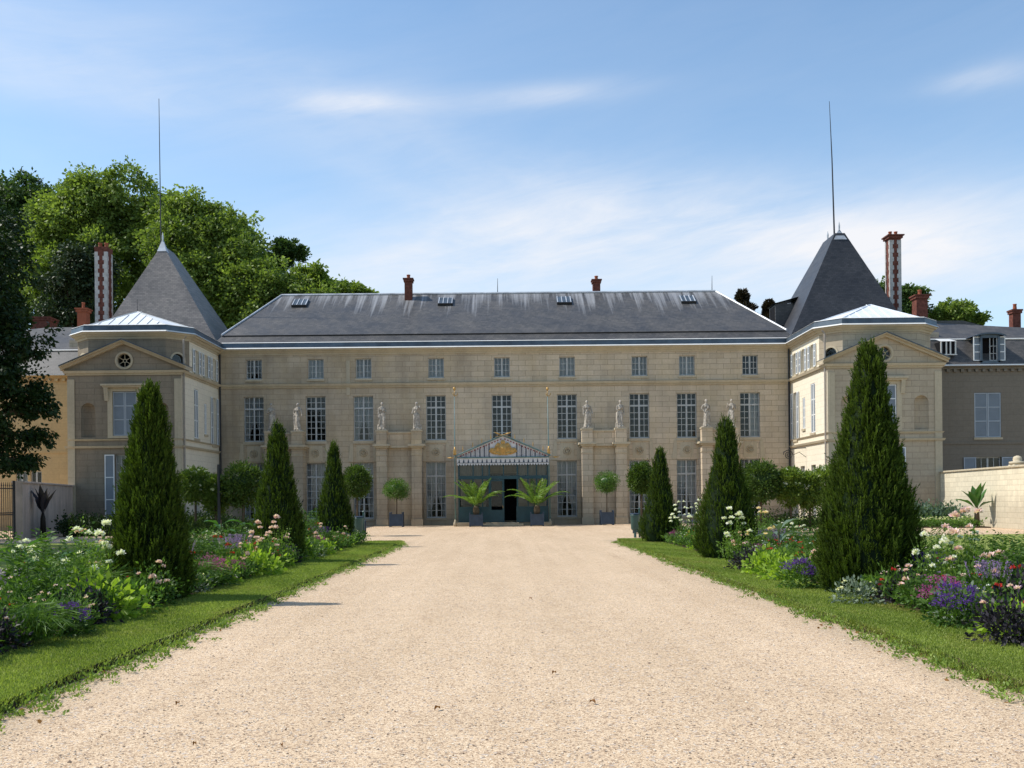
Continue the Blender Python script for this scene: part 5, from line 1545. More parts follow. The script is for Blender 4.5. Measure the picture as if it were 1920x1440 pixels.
broadleaf('pine_tree', 'small dark pine sticking up above the treeline left of the main roof', (P(535, 560, 90).x, 90, 0),
          [lob(545, 470, 90, 1.35, 1.4, .95), lob(525, 492, 90, 1.2, 1.3, .95), lob(515, 515, 90, .9, 1, .8), lob(560, 478, 90, .75, .8, .6), lob(528, 462, 90, .8, .8, .5)],
          'oak', 230, 40, .42, .22, .22, 17.5, droop=-.3, inner=.3)
broadleaf('feathery_tree', 'pale loosely leaved tree peeping above the left end of the main roof', (P(590, 560, 86).x, 86, 0),
          [lob(585, 515, 86, 1.5, 1.5, .6), lob(600, 535, 86, 1.7, 1.6, .8), lob(570, 530, 86, 1.2, 1.3, .7), lob(560, 512, 86, .8, .8, .4)], 'plane2', 110, 30, .55, .30, .2, 15, tb=.25, inner=.2)
broadleaf('feathery_tree', 'light green tree crowns just above the main roof, left of its first chimney', (P(650, 560, 90).x, 90, 0),
          [lob(640, 545, 90, 1.7, 1.8, .8), lob(665, 552, 90, 1.4, 1.5, .7), lob(615, 552, 90, 1.5, 1.5, .8), lob(682, 556, 90, 1.0, 1, .5)], 'plane2', 220, 34, .5, .30, .25, 15, tb=.15)
broadleaf('cedar_tree', 'dull dark cedar behind the tall striped chimney on the left', (P(140, 600, 80).x, 80, 0),
          [lob(150, 490, 80, 2.2, 2, 1.4), lob(125, 535, 80, 2.4, 2.2, 1.5), lob(165, 560, 80, 2.0, 2, 2), lob(120, 590, 80, 1.8, 2, 1.2), lob(170, 510, 80, 1.6, 1.8, 1.6)], 'pine', 420, 44, .75, .26, .4, 11, droop=.5)
for (px, py, lab, sc_) in ((1392, 560, 'dark purplish conifer tip nearest the right end of the main roof', 1.0), (1442, 580, 'lower dark purplish conifer tip beside the right tower dormer', .9)):
    q = P(px, py + 28, 95)
    t = thing('dark_conifer', lab, 'tree', (q.x, 95, 0), 0, 'dark conifers behind the right end of the roof')
    mb = MB(); mb.tube([(q.x, 95, 0), (q.x, 95, q.z - 1), (q.x, 95, q.z + 1.5)], [.4, .2, .04], 8); mb.build('trunk', M['bark'], t)
    lm = LM(); n = 2600; k = rng.random(n); hh = q.z + 2.2 - k ** .8 * 4.6; rr = (.15 + k * 2.3) * rng.uniform(.4, 1.15, n) * (1 + .35 * np.sin(k * 26)); a = rng.uniform(0, 2 * PI, n)
    Pn = np.stack([q.x + rr * np.cos(a), 95 + rr * np.sin(a), hh], 1)
    lm.add(Pn, np.stack([np.cos(a), np.sin(a), .7 + 0 * a], 1) + rng.normal(size=(n, 3)) * .3, .42, .20, rnd(0, 1, n)); lm.build('crown', L['purple_tree'], t)
broadleaf('plane_tree', 'green tree behind the right tower and its tall striped chimney', (P(1690, 600, 84).x, 84, 0),
          [lob(1662, 545, 84, 1.2, 1.4, .8), lob(1700, 560, 84, 1.3, 1.4, 1.0), lob(1690, 585, 84, 2, 2, 1.2)], 'oak', 260, 36, .5, .26, .3, 12, tb=.2)
broadleaf('plane_tree', 'small rounded green tree above the right service building', (P(1790, 600, 84).x, 84, 0),
          [lob(1790, 590, 84, 1.7, 1.7, 1.0), lob(1765, 598, 84, 1.1, 1.2, .7), lob(1825, 600, 84, .9, 1, .5)], 'plane', 300, 36, .4, .24, .3, 12, tb=-.05)
# near left tree: its trunk stands outside the frame, its dark boughs hang in
Y_ = 40
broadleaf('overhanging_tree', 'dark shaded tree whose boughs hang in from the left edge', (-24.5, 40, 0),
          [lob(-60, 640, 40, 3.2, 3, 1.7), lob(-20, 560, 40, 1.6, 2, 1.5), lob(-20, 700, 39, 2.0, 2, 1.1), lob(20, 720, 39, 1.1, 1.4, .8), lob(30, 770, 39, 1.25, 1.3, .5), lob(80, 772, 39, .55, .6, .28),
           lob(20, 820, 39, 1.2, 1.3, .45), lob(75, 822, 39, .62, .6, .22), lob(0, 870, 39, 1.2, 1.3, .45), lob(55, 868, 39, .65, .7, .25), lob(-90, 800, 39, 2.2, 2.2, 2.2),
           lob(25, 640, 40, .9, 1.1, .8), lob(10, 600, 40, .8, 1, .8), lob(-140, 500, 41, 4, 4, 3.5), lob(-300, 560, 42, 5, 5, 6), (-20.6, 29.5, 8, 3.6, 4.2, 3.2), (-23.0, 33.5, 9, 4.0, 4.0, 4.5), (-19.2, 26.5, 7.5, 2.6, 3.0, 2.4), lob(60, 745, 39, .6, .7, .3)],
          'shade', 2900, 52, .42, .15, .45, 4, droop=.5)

# ================================================================== CLIPPED CONIFERS
def conifer(label, x, y, h, r, seed, n=2400, tip=.0):
    t = thing('clipped_conifer', label, 'conifer', (x, y, .09), 0, 'cone shaped conifers in two rows along the borders')
    mb = MB(); mb.tube([(x, y, .05), (x, y, h * .6), (x, y, h * .95)], [.09, .05, .01], 8); mb.build('trunk', M['bark'], t)
    rs = np.random.default_rng(seed)
    prof = lambda f: np.interp(f, [0, .1, .2, .3, .42, .54, .66, .78, .88, .94, 1], [.90, 1.02, .97, .86, .72, .58, .45, .35, .27, .19, .03])
    f = 1 - rs.random(n) ** .62 ; f = np.clip(f + rs.normal(0, .01, n), 0, 1)
    f = rs.choice(np.linspace(0, .985, 400), n, p=(lambda w: w / w.sum())(prof(np.linspace(0, .985, 400)) + .06))
    a = rs.uniform(0, 2 * PI, n)
    wob = 1 + .09 * np.sin(a * 2 + f * 6 + seed) + .06 * np.sin(a * 5 + f * 17 + seed * 2) + .04 * np.sin(a * 9 - f * 31)
    R0 = prof(f) * r * wob * (.80 + .22 * rs.random(n) ** 1.5)
    ax = tip * f ** 2
    base = np.stack([x + ax + R0 * .80 * np.cos(a), y + R0 * .80 * np.sin(a), .06 + f * h * .965], 1)
    out = np.stack([np.cos(a), np.sin(a), 0 * a], 1)
    up = np.array([0, 0, 1.0])
    D = unit(out * (.55 - .25 * f)[:, None] + up * .95 + rs.normal(0, .17, (n, 3)))
    Ls = rs.uniform(.13, .35, n) * (1 - .25 * f) * np.where(rs.random(n) < .05, 1.5, 1)
    lm = LM(); m = 15
    k = np.repeat(np.arange(n), m); q = np.tile(np.arange(m) / m, n)
    side = unit(np.cross(D, rs.normal(size=(n, 3))))[k] * (np.where(np.tile(np.arange(m) % 2, n) == 0, 1, -1))[:, None]
    bend = out[k] * (-(q ** 2) * .05)[:, None]
    p = base[k] + D[k] * (Ls[k] * q)[:, None] + bend
    d = D[k] + side * (.55 * (1 - q * .6))[:, None] + rs.normal(0, .12, (len(k), 3))
    ct = rs.normal(.33, .17, n)
    lm.add(p, d, (.075 * (1.15 - q * .6)) * rnd(.7, 1.3, len(k)), .017, ct[k] + q * .30 + rs.normal(0, .10, len(k)), fold=.06)
    # dense inner body
    ev, ef = [], []; N = 24; Hs = np.linspace(0, .97, 14)
    for i, ff in enumerate(Hs):
        for j in range(N):
            t_ = 2 * PI * j / N; rr = float(prof(ff)) * r * .74 * (1 + .08 * math.sin(3 * t_ + 7 * ff + seed))
            ev.append((x + tip * ff ** 2 + rr * math.cos(t_), y + rr * math.sin(t_), .06 + ff * h))
    for i in range(len(Hs) - 1):
        for j in range(N): ef.append((i * N + j, i * N + (j + 1) % N, (i + 1) * N + (j + 1) % N, (i + 1) * N + j))
    lm.build('crown', L['yew'], t, extra=(ev, ef, .0))
    return t
CON = [(-5.42, 15.2, 3.42, .70, 'nearest conifer cone of the left border, throwing its shadow across the lawn', 5200, -.0),
       (-5.55, 24.3, 3.55, .74, 'middle conifer cone of the left border', 2600, 0), (-5.75, 33.5, 3.6, .72, 'farthest and slimmest conifer cone of the left border', 2000, -.02),
       (5.52, 15.2, 3.95, .86, 'tallest conifer cone, nearest of the right border, before the right wing', 6000, .06), (5.38, 24.3, 3.56, .84, 'middle conifer cone of the right border', 2800, .02),
       (5.2, 33.5, 3.28, .74, 'farthest conifer cone of the right border, near the litter bin', 2000, .0)]
for i, (x, y, h, r, lab, n, tp) in enumerate(CON): conifer(lab, x, y, h - .06, r, i + 3, n, tp)

# ================================================================== BORDER PLANTS (each kind built once, copied)
def stems(lm, n, h, spread, mi, w=.012, seedh=.5):
    a = rnd(0, 2 * PI, n); tilt = rng.random(n) ** .7 * spread
    pts = []
    for i in range(n):
        hh = h * rng.uniform(.7, 1.05); d = np.array([math.cos(a[i]) * tilt[i], math.sin(a[i]) * tilt[i], hh])
        pts.append(d)
    pts = np.array(pts)
    lm.add(np.zeros((n, 3)) + pts * .02, pts, np.linalg.norm(pts, axis=1), w, .4, mi, fold=.01)
    return pts
def bush(n, h, r, ls, wfac, zlow=.0, clump=10, jit=.5, upb=.3, tb=.0):
    """leaf dome; returns arrays"""
    nc = max(1, n // clump)
    d = unit(rng.normal(size=(nc, 3))); d[:, 2] = np.abs(d[:, 2])
    rr = rng.uniform(.45, 1.02, nc)
    c = d * rr[:, None] * np.array([r, r, h]); c[:, 2] = np.maximum(c[:, 2], zlow + .02)
    k = np.repeat(np.arange(nc), clump)
    off = rng.normal(size=(len(k), 3)) * ls * 1.1
    D = off + d[k] * ls * jit + rng.normal(size=off.shape) * ls * .4; D[:, 2] += ls * upb
    ct = rng.normal(.45 + tb, .16, nc)
    P_ = c[k] + off; P_[:, 2] = np.maximum(P_[:, 2], .01)
    return P_, D, ls * rnd(.7, 1.35, len(k)), ls * wfac * rnd(.8, 1.2, len(k)), ct[k] + rng.normal(0, .13, len(k))
def heads(lm, pos, size, npet, mi=0, flat=.8, cone=0):
    k = np.repeat(np.arange(len(pos)), npet)
    o = unit(rng.normal(size=(len(k), 3))); o[:, 2] = np.abs(o[:, 2]) * flat + .1
    sz = size * rnd(.75, 1.2, len(pos))[k]
    lm.add(pos[k] + o * (sz * .15)[:, None], o, sz * .5 * rnd(.8, 1.2, len(k)), sz * .42, np.clip(.5 + o[:, 2] * .3 + rng.normal(0, .2, len(k)), 0, 1), mi)
def dome_pts(n, r, h, lo=.35):
    d = unit(rng.normal(size=(n, 3))); d[:, 2] = np.abs(d[:, 2]) * (1 - lo) + lo; d = unit(d)
    return d * np.array([r, r, h]) * rnd(.95, 1.1, n)[:, None]
PROTO = {}
def proto(kind, variant):
    key = (kind, variant)
    if key in PROTO: return PROTO[key]
    name, cat, leaf, base = KINDS[kind][0], KINDS[kind][1], KINDS[kind][2], KINDS[kind][3]
    t = bpy.data.objects.new(name, None); COL.objects.link(t); t.empty_display_size = .2
    lm = LM(); fl = []
    if base == 'rose':
        p = stems(lm, 12, 1.15, .5, 0, .012)
        lm.add(*bush(620, 1.1, .42, .055, .62, .25, 9, .4, .1, .05))
        lm.add(*bush(260, .6, .38, .06, .6, .1, 9, .4, .1, -.1))
        fl = [(dome_pts(KINDS[kind][5], .42, 1.18, .45), KINDS[kind][4], .12, 26)]
    elif base == 'dahlia':
        stems(lm, 8, .6, .3, 0)
        lm.add(*bush(800, .62, .36, .07, .5, .02, 8, .5, .2))
        fl = [(dome_pts(KINDS[kind][5], .34, .70, .45), KINDS[kind][4], .095, 26)]
    elif base == 'fleck':
        lm.add(*bush(760, .52, .38, .06, .35, .0, 9, .6, .7))
        fl = [(dome_pts(KINDS[kind][5], .38, .60, .3), KINDS[kind][4], .05, 9)]
    elif base == 'lime':
        lm.add(*bush(420, .26, .30, .085, .75, .0, 6, .9, .0))
        fl = []
    elif base == 'helio':
        lm.add(*bush(620, .32, .28, .065, .45, .0, 8, .8, .2, -.1))
        c = dome_pts(15, .25, .38, .6); k = np.repeat(np.arange(15), 60)
        o = rng.normal(size=(900, 3)) * np.array([.055, .055, .02])
        fl = [(c[k] + o, KINDS[kind][4], .025, 4)]
    elif base == 'spike':
        lm.add(*bush(520, .42, .32, .07, .3, .0, 8, .5, .8))
        ns = KINDS[kind][5]; a = rnd(0, 2 * PI, ns); rr = rnd(.05, .30, ns); pts = []
        for i in range(ns):
            for q in range(12):
                pts.append((rr[i] * math.cos(a[i]) * (1 + q * .02), rr[i] * math.sin(a[i]) * (1 + q * .02), .42 + q * .018 + rng.normal(0, .005)))
        lm.add(np.array([pts[i * 12] for i in range(ns)]) * np.array([.8, .8, .3]), np.array([pts[i * 12] for i in range(ns)]) * np.array([.2, .2, 1]), .35, .01, .4)
        fl = [(np.array(pts), KINDS[kind][4], .034, 3)]
    elif base == 'dark':
        lm.add(*bush(760, .42, .33, .07, .5, .0, 9, .8, .2))
        fl = [(dome_pts(KINDS[kind][5], .32, .52, .4), KINDS[kind][4], .075, 20)]
    elif base == 'tall':
        ns = 34; a = rnd(0, 2 * PI, ns); rr = rng.random(ns) ** .5 * .36
        for i in range(ns):
            h = rng.uniform(.65, 1.05); b = np.array([rr[i] * math.cos(a[i]), rr[i] * math.sin(a[i]), 0]); tp = b * 1.35 + np.array([0, 0, h])
            m = 26; q = np.linspace(.12, 1, m); p = b + (tp - b) * q[:, None]; aa = q * 26 + a[i]
            D = np.stack([np.cos(aa), np.sin(aa), .35 + 0 * aa], 1)
            lm.add(p, D, .14 * (1.1 - q * .5), .026, .45 + rng.normal(0, .18, m), fold=.1); lm.add(b[None], (tp - b)[None], h, .012, .4, fold=.005)
        if KINDS[kind][5]: fl = [(dome_pts(KINDS[kind][5], .42, 1.05, .6), KINDS[kind][4], .06, 14)]
    elif base == 'grassy':
        n = 420; a = rnd(0, 2 * PI, n); el_ = rnd(.6, 1.45, n)
        b = np.stack([.1 * rng.normal(size=n), .1 * rng.normal(size=n), 0 * a], 1)
        d = np.stack([np.cos(a) * np.cos(el_), np.sin(a) * np.cos(el_), np.sin(el_)], 1)
        Ls = rnd(.25, .5, n); lm.add(b, d, Ls, .014, rnd(.2, .9, n), fold=.03)
        d2 = d.copy(); d2[:, 2] -= .9; lm.add(b + unit(d) * Ls[:, None] * .95, d2, Ls * .5, .012, rnd(.2, .9, n), fold=.02)
        if KINDS[kind][5]: fl = [(dome_pts(KINDS[kind][5], .3, .55, .5), KINDS[kind][4], .05, 10)]
    elif base == 'cleome':
        lm.add(*bush(420, .8, .30, .08, .3, .1, 8, .5, .3)); stems(lm, 12, 1.2, .4, 0)
        fl = [(dome_pts(KINDS[kind][5], .40, 1.32, .7), KINDS[kind][4], .085, 18)]
    elif base == 'low':
        lm.add(*bush(420, .26, .36, .07, .5, .0, 8, .6, .3))
        fl = [(dome_pts(KINDS[kind][5], .34, .32, .4), KINDS[kind][4], .05, 10)] if KINDS[kind][5] else []
    lm.build('foliage', L[leaf], t, off=(0, 0, 0))
    for pos, pm, sz, npet in fl:
        fm = LM(); heads(fm, np.asarray(pos), sz, npet); fm.build('blossom', L[pm], t, off=(0, 0, 0))
    PROTO[key] = t
    return t
#  kind: name, category, leaf, base, petal, number of blooms, words
KINDS = {
 'rose_pink': ('rose_bush', 'rose bush', 'rose', 'rose', 'pink', 11, 'rose bush with pink blooms'),
 'rose_peach': ('rose_bush', 'rose bush', 'rose', 'rose', 'peach', 9, 'rose bush with peach blooms'),
 'rose_white': ('rose_bush', 'rose bush', 'rose', 'rose', 'white', 12, 'rose bush with white blooms'),
 'dahlia_pink': ('flowering_plant', 'flowers', 'green', 'dahlia', 'pink', 9, 'leafy plant with pink flowers'),
 'dahlia_red': ('flowering_plant', 'flowers', 'green', 'dahlia', 'redp', 7, 'leafy plant with red flowers'),
 'dahlia_orange': ('flowering_plant', 'flowers', 'green', 'dahlia', 'orange', 6, 'leafy plant with orange red flowers'),
 'white_fleck': ('flowering_plant', 'flowers', 'fresh', 'fleck', 'white', 26, 'low plant with small white flowers'),
 'pink_fleck': ('flowering_plant', 'flowers', 'green', 'fleck', 'pink', 16, 'fine leaved plant with small pink flowers'),
 'red_fleck': ('flowering_plant', 'flowers', 'green', 'fleck', 'redp', 16, 'fine leaved plant with dark red flecks'),
 'lime': ('lime_foliage_plant', 'foliage plant', 'lime', 'lime', None, 0, 'bright lime leaved plant'),
 'helio': ('purple_flower_clump', 'flowers', 'green', 'helio', 'violet', 0, 'deep purple flower dome'),
 'magenta': ('purple_flower_clump', 'flowers', 'green', 'helio', 'magenta', 0, 'mauve flower dome'),
 'lilac': ('salvia_clump', 'flowers', 'green', 'spike', 'lilac', 30, 'clump of lilac flower spikes'),
 'violet_spike': ('salvia_clump', 'flowers', 'grey', 'spike', 'violet', 30, 'clump of violet flower spikes'),
 'dark': ('dark_leaved_plant', 'foliage plant', 'darkleaf', 'dark', 'pink', 3, 'bronze black leaved plant'),
 'dark_red': ('dark_leaved_plant', 'foliage plant', 'darkleaf', 'dark', 'redp', 5, 'bronze leaved plant with red flowers'),
 'tall': ('tall_leafy_plant', 'plant', 'green', 'tall', 'white', 0, 'tall narrow leaved green plant'),
 'tall_white': ('tall_leafy_plant', 'plant', 'green', 'tall', 'white', 7, 'tall leafy plant with white flowers'),
 'grassy': ('grassy_plant', 'plant', 'green', 'grassy', None, 0, 'arching grassy plant'),
 'grey_low': ('silver_leaved_plant', 'foliage plant', 'grey', 'low', 'cream', 12, 'silvery leaved plant with cream flowers'),
 'cleome': ('tall_white_flower', 'flowers', 'green', 'cleome', 'white', 24, 'tall plant topped with white flower heads'),
 'green_low': ('low_green_plant', 'plant', 'fresh', 'low', None, 0, 'low fresh green plant'),
}
ORD = ['nearest', 'second nearest', 'third nearest', 'fourth nearest', 'fifth nearest', 'sixth nearest', 'seventh nearest', 'eighth nearest', 'ninth nearest', 'tenth nearest', 'eleventh nearest', 'twelfth nearest', 'thirteenth nearest', 'fourteenth nearest', 'fifteenth nearest', 'sixteenth nearest']
placed = []
def put(kind, x, y, sc_=1.0, z=.12): placed.append((kind, x, y, sc_, z))
rp = random.Random(5)
def free(x, y): return all((x - c[0]) ** 2 + (y - c[1]) ** 2 > (c[3] * 1.02) ** 2 for c in CON)
front = ['lime', 'pink_fleck', 'helio', 'dahlia_pink', 'lime', 'white_fleck', 'red_fleck', 'green_low', 'lime', 'dark', 'grey_low', 'magenta', 'dahlia_pink', 'white_fleck', 'red_fleck', 'grassy']
mid = ['dahlia_red', 'lilac', 'grassy', 'pink_fleck', 'violet_spike', 'red_fleck', 'green_low', 'dark_red', 'grassy', 'lilac', 'tall', 'red_fleck', 'green_low']
back = ['tall', 'rose_white', 'tall', 'grassy', 'tall_white', 'green_low', 'tall', 'pink_fleck', 'tall', 'tall_white']
for s in (-1, 1):
    xf = 5.25 if s < 0 else 5.60
    rp.seed(21 + s)
    lists = []
    for lst in (front, mid, back):
        q = lst[:]; rp.shuffle(q); lists.append(q)
    for row, (xo_, sp_, lst, scm) in enumerate(((0, .62, lists[0], .9), (.72, .80, lists[1], 1.0), (1.55, .92, lists[2], .78), (2.4, 1.15, lists[2][::-1], .75))):
        y = 8.6 + row * .6; i = 0
        while y < 35.2:
            x = xf + xo_ + rp.uniform(-.12, .12)
            if y > 34 and row > 0: x -= .1
            yy = y + rp.uniform(-.15, .15)
            if yy < 14: x -= .22
            if abs(x) < 8.5 and free(s * x, yy) and -1.05 < 0:
                k = lst[i % len(lst)]
                if s < 0 and yy < 13.8 and row > 0: k = ['tall', 'grassy', 'green_low', 'lilac', 'tall', 'red_fleck', 'pink_fleck'][(i + row * 3) % 7]
                if s < 0 and yy < 13.8 and row == 0: k = ['green_low', 'pink_fleck', 'dark', 'grassy'][i % 4]
                vis = abs(x) * F / yy < 1150
                if row == 3 and yy < 15: vis = False
                if vis and not any(math.hypot(s * x - p[1], yy - p[2]) < .3 for p in placed):
                    sc0 = scm * rp.uniform(.85, 1.15)
                    if row == 3: sc0 *= .8
                    if s < 0 and yy > 34.2 and row == 0: sc0 *= .8
                    put(k, s * x, yy, sc0)
            y += sp_ * rp.uniform(.85, 1.15); i += 1
# plants the photograph shows singly
def force(kind, px, py, z=.12, sc_=1.0, hh=0.0):
    q = G(px, py, hh)
    placed[:] = [p for p in placed if math.hypot(p[1] - q.x, p[2] - q.y) > .38]
    put(kind, q.x, q.y, sc_, z)
force('lime', 1745, 1165, sc_=1.15, hh=.15); force('helio', 1800, 1155, sc_=1.05, hh=.2); force('dark', 1885, 1185, sc_=.9, hh=.2)
force('helio', 1500, 1095, sc_=1.1, hh=.15); force('lime', 1475, 1080, sc_=1.1, hh=.15); force('dark', 1405, 1062, sc_=.9, hh=.15); force('lime', 1440, 1070, sc_=1.1, hh=.15)
force('grey_low', 1605, 1115, sc_=.9, hh=.2); force('dark', 1650, 1120, sc_=1.0, hh=.15); force('dahlia_pink', 1850, 1120, sc_=1.0, hh=.2); force('dark_red', 1690, 1115, sc_=.9, hh=.2)
force('lime', 185, 1150, sc_=1.3, hh=.15); force('helio', 120, 1165, sc_=.9, hh=.25); force('magenta', 395, 1095, sc_=1.2, hh=.12); force('dahlia_pink', 285, 1120, sc_=.9, hh=.2)
force('white_fleck', 325, 1118, sc_=.9, hh=.1); force('lime', 480, 1075, sc_=1.25, hh=.12); force('lime', 565, 1048, sc_=1.0, hh=.12); force('lilac', 445, 1060, sc_=1.1, hh=.15)
put('rose_pink', 6.55, 14.15, 1.05); put('rose_white', 6.0, 14.0, .75); put('rose_white', -5.95, 14.3, 1.0); put('rose_pink', -6.25, 14.9, .95); put('rose_pink', -5.2, 22.9, .9); put('rose_pink', -4.95 - .5, 22.2, .85)
put('rose_white', 4.9 + .3, 22.6, 1.0); put('rose_peach', 5.9, 22.9, .95); put('cleome', 5.5, 31.3, 1.0); put('cleome', 5.9, 30.6, .95)
for x, y in ((6.75, 12.9), (7.35, 13.5), (7.5, 12.5), (6.9, 12.2), (7.9, 14.2), (8.1, 13.2), (7.2, 14.6)):
    placed[:] = [p for p in placed if math.hypot(p[1] - x, p[2] - y) > .42]
    put('tall', x, y, .92)
# seen ordinals: count each wording from the camera on each side
placed.sort(key=lambda p: p[2])
def zone(y):
    if y < 14.2: return 'before the first conifer'
    if y < 16.4: return 'beside the first conifer'
    if y < 23.3: return 'between first and middle conifers'
    if y < 25.4: return 'beside the middle conifer'
    if y < 32.5: return 'between middle and last conifers'
    return 'at the far end'
tot = {}; cnt = {}
keyf = lambda k, x, y: (k, x > 0, zone(y))
for (k, x, y, sc_, z) in placed: tot[keyf(k, x, y)] = tot.get(keyf(k, x, y), 0) + 1
for (k, x, y, sc_, z) in placed:
    key = keyf(k, x, y); i = cnt.get(key, 0); cnt[key] = i + 1
    side = 'right' if x > 0 else 'left'
    words = KINDS[k][6]; n = tot[key]
    if n == 1: lab = f'{words}, {side} border, {zone(y)}'
    elif n == 2: lab = f"{('nearer', 'farther')[i]} {words}, {side} border, {zone(y)}"
    else: lab = f"{ORD[i] if i < n - 1 else 'farthest'} {words}, {side} border, {zone(y)}"
    first = (k, rp.randrange(2))
    if first not in PROTO: c = proto(*first)
    else: c = copy_tree(PROTO[first])
    c.location = (x, y, z + .0); c.rotation_euler = (0, 0, rp.uniform(0, 6.28)); c.scale = (sc_, sc_, sc_ * rp.uniform(.92, 1.1))
    tag(c, lab, KINDS[k][1], KINDS[k][6] + ' in the borders')
# ---- big leaved cannas and banana plants
def paddle(mb, base, a, e, Ln, wd, droop, petiole=.25, n=9):
    """one blade: stalk, then a broad leaf with a raised midrib, arching over"""
    p = Vector(base); pts = []; ee = e
    for k in range(n + 1):
        pts.append((p.copy(), ee)); ee -= droop / n
        p = p + Vector((math.cos(a) * math.cos(ee), math.sin(a) * math.cos(ee), math.sin(ee))) * Ln / n
    sdv = Vector((-math.sin(a), math.cos(a), 0)); L_, C_, R_ = [], [], []
    for k, (q, e2) in enumerate(pts):
        f = k / n
        w = 0.012 if f < petiole else max(.004, wd * .5 * math.sin(PI * min(1, (f - petiole) / (1 - petiole)) ** .75))
        up = Vector((-math.cos(a) * math.sin(e2), -math.sin(a) * math.sin(e2), math.cos(e2)))
        wob = .10 * w * math.sin(k * 2.3)
        L_.append(mb.vv(*(q - sdv * w + up * (w * .38 + wob)))); C_.append(mb.vv(*q)); R_.append(mb.vv(*(q + sdv * w + up * (w * .38 - wob))))
    for k in range(n):
        mb.f += [[L_[k], C_[k], C_[k + 1], L_[k + 1]], [C_[k], R_[k], R_[k + 1], C_[k + 1]]]; mb.m += [0, 0]
def paddle_obj(name, parent, leaf, items):
    for it in items:
        mb = MB(); paddle(mb, *it); o = mb.build(name, L[leaf], parent, True)
        at = o.data.attributes.new('tint', 'FLOAT', 'FACE'); at.data.foreach_set('value', [rp.uniform(.3, .8)] * len(mb.f))
def canna(label, loc, h, seed, n=9, ln=.6, wd=.2, leaf='canna', cat='broad leaved plant', name='broad_leaved_plant'):
    rs = random.Random(seed); t = thing(name, label, cat, loc); x, y, z = loc; its = []
    mb = MB()
    mb.tube([(x, y, z), (x + .01, y, z + h * .8)], [.03, .015], 6); mb.build('stalk', M['teal_light'] if 0 else M['bark'], t)
    for k in range(n):
        f = k / n
        its.append(((x, y, z + h * (.15 + .6 * f)), k * 2.4 + rs.uniform(-.3, .3), 1.15 - .3 * rs.random() - .1 * (1 - f), ln * rs.uniform(.8, 1.15), wd * rs.uniform(.8, 1.15), rs.uniform(.9, 1.7)))
    paddle_obj('leaf', t, leaf, its)
    return t
for (px, py, hb, h, lab, leaf) in ((40, 1120, .1, .95, 'broad leaved canna plant at the left edge of the picture', 'canna'), (160, 1085, .2, .7, 'single upright canna between the bushes left of the nearest left conifer', 'canna'),
                                 (415, 1045, .2, 1.25, 'tall big leaved green plant right of the nearest left conifer', 'canna'), (1460, 1050, .2, 1.0, 'broad grey green leaved plant left of the nearest right conifer', 'blue'),
                                 (480, 1030, .2, 1.0, 'broad leaved plant just left of the middle left conifer', 'canna')):
    q = G(px, py, hb); canna(lab, (q.x, q.y, .12), h, int(px), leaf=leaf)
def banana(label, Y, px, zbase, h, angs, wd, leaf, upright):
    q = P(px, 900, Y); x = q.x; t = thing('banana_plant', label, 'banana plant', (x, Y, 0))
    mb = MB(); mb.tube([(x, Y, 0), (x, Y, zbase), (x, Y, zbase + .25)], [.14, .11, .05], 10); mb.build('trunk', L['purple_tree'] if leaf != 'canna' else M['bark'], t, True)
    its = []
    for (a, e, Ln, dr) in angs: its.append(((x, Y, zbase + .1), a, e, Ln, wd, dr, .2))
    paddle_obj('leaf', t, leaf, its)
banana('green banana plant before the sunlit garden wall at the right', 47.6, 1831, .75, 1.6, [(PI, .85, 1.25, .75), (PI + .5, 1.15, 1.1, .3), (-1.4, 1.45, 1.35, .25), (-.9, 1.35, 1.45, .2), (.3, 1.2, 1.2, .3), (1.5, 1.3, 1.3, .3), (-.2, .9, .9, .8), (2.4, 1.2, 1.2, .5)], .42, 'canna', True)
banana('dark reddish banana plant with upright leaves before the pink wall at the left', 46.0, 80, .9, 1.8, [(PI, 1.25, 1.5, .25), (0, 1.2, 1.4, .2), (-1.5, 1.4, 1.5, .1), (-.8, 1.3, 1.3, .2), (PI - .6, 1.1, 1.2, .2), (1.6, 1.3, 1.4, .2), (.6, 1.35, 1.2, .1), (PI + .5, 1.4, 1.4, .15)], .34, 'darkleaf', True)

# ---- planting along the far walls: hosta and box edging, flower strip
def stuff(name, label, leaf, gen, cat='plants'):
    lm = LM(); gen(lm); return tag(lm.build(name, L[leaf]), label, cat, kind='stuff')
def strip(x0, y0, x1, y1, wd, h, n, ls, wf, clump=10, base=0.05, cut=False):
    def g(lm):
        nc = n // clump; f = rng.random(nc); q = rnd(-1, 1, nc)
        d = np.array([x1 - x0, y1 - y0]); d = d / np.linalg.norm(d); nrm = np.array([-d[1], d[0]])
        cx = x0 + (x1 - x0) * f + nrm[0] * q * wd; cy = y0 + (y1 - y0) * f + nrm[1] * q * wd
        top = h * (np.sqrt(np.clip(1 - q ** 2 * .8, 0, 1)) if not cut else 1) * (1 if cut else (.75 + .35 * np.sin(f * 37 + q * 3) ** 2))
        cz = base + top * rng.random(nc) ** .5
        k = np.repeat(np.arange(nc), clump); off = rng.normal(size=(len(k), 3)) * ls * 1.0
        Pn = np.stack([cx, cy, cz], 1)[k] + off; Pn[:, 2] = np.maximum(Pn[:, 2], .02)
        D = off + rng.normal(size=off.shape) * ls * .6; D[:, 2] += ls * .5
        ct = rng.normal(.45, .16, nc)
        lm.add(Pn, D, ls * rnd(.7, 1.3, len(k)), ls * wf, ct[k] + rng.normal(0, .13, len(k)))
    return g
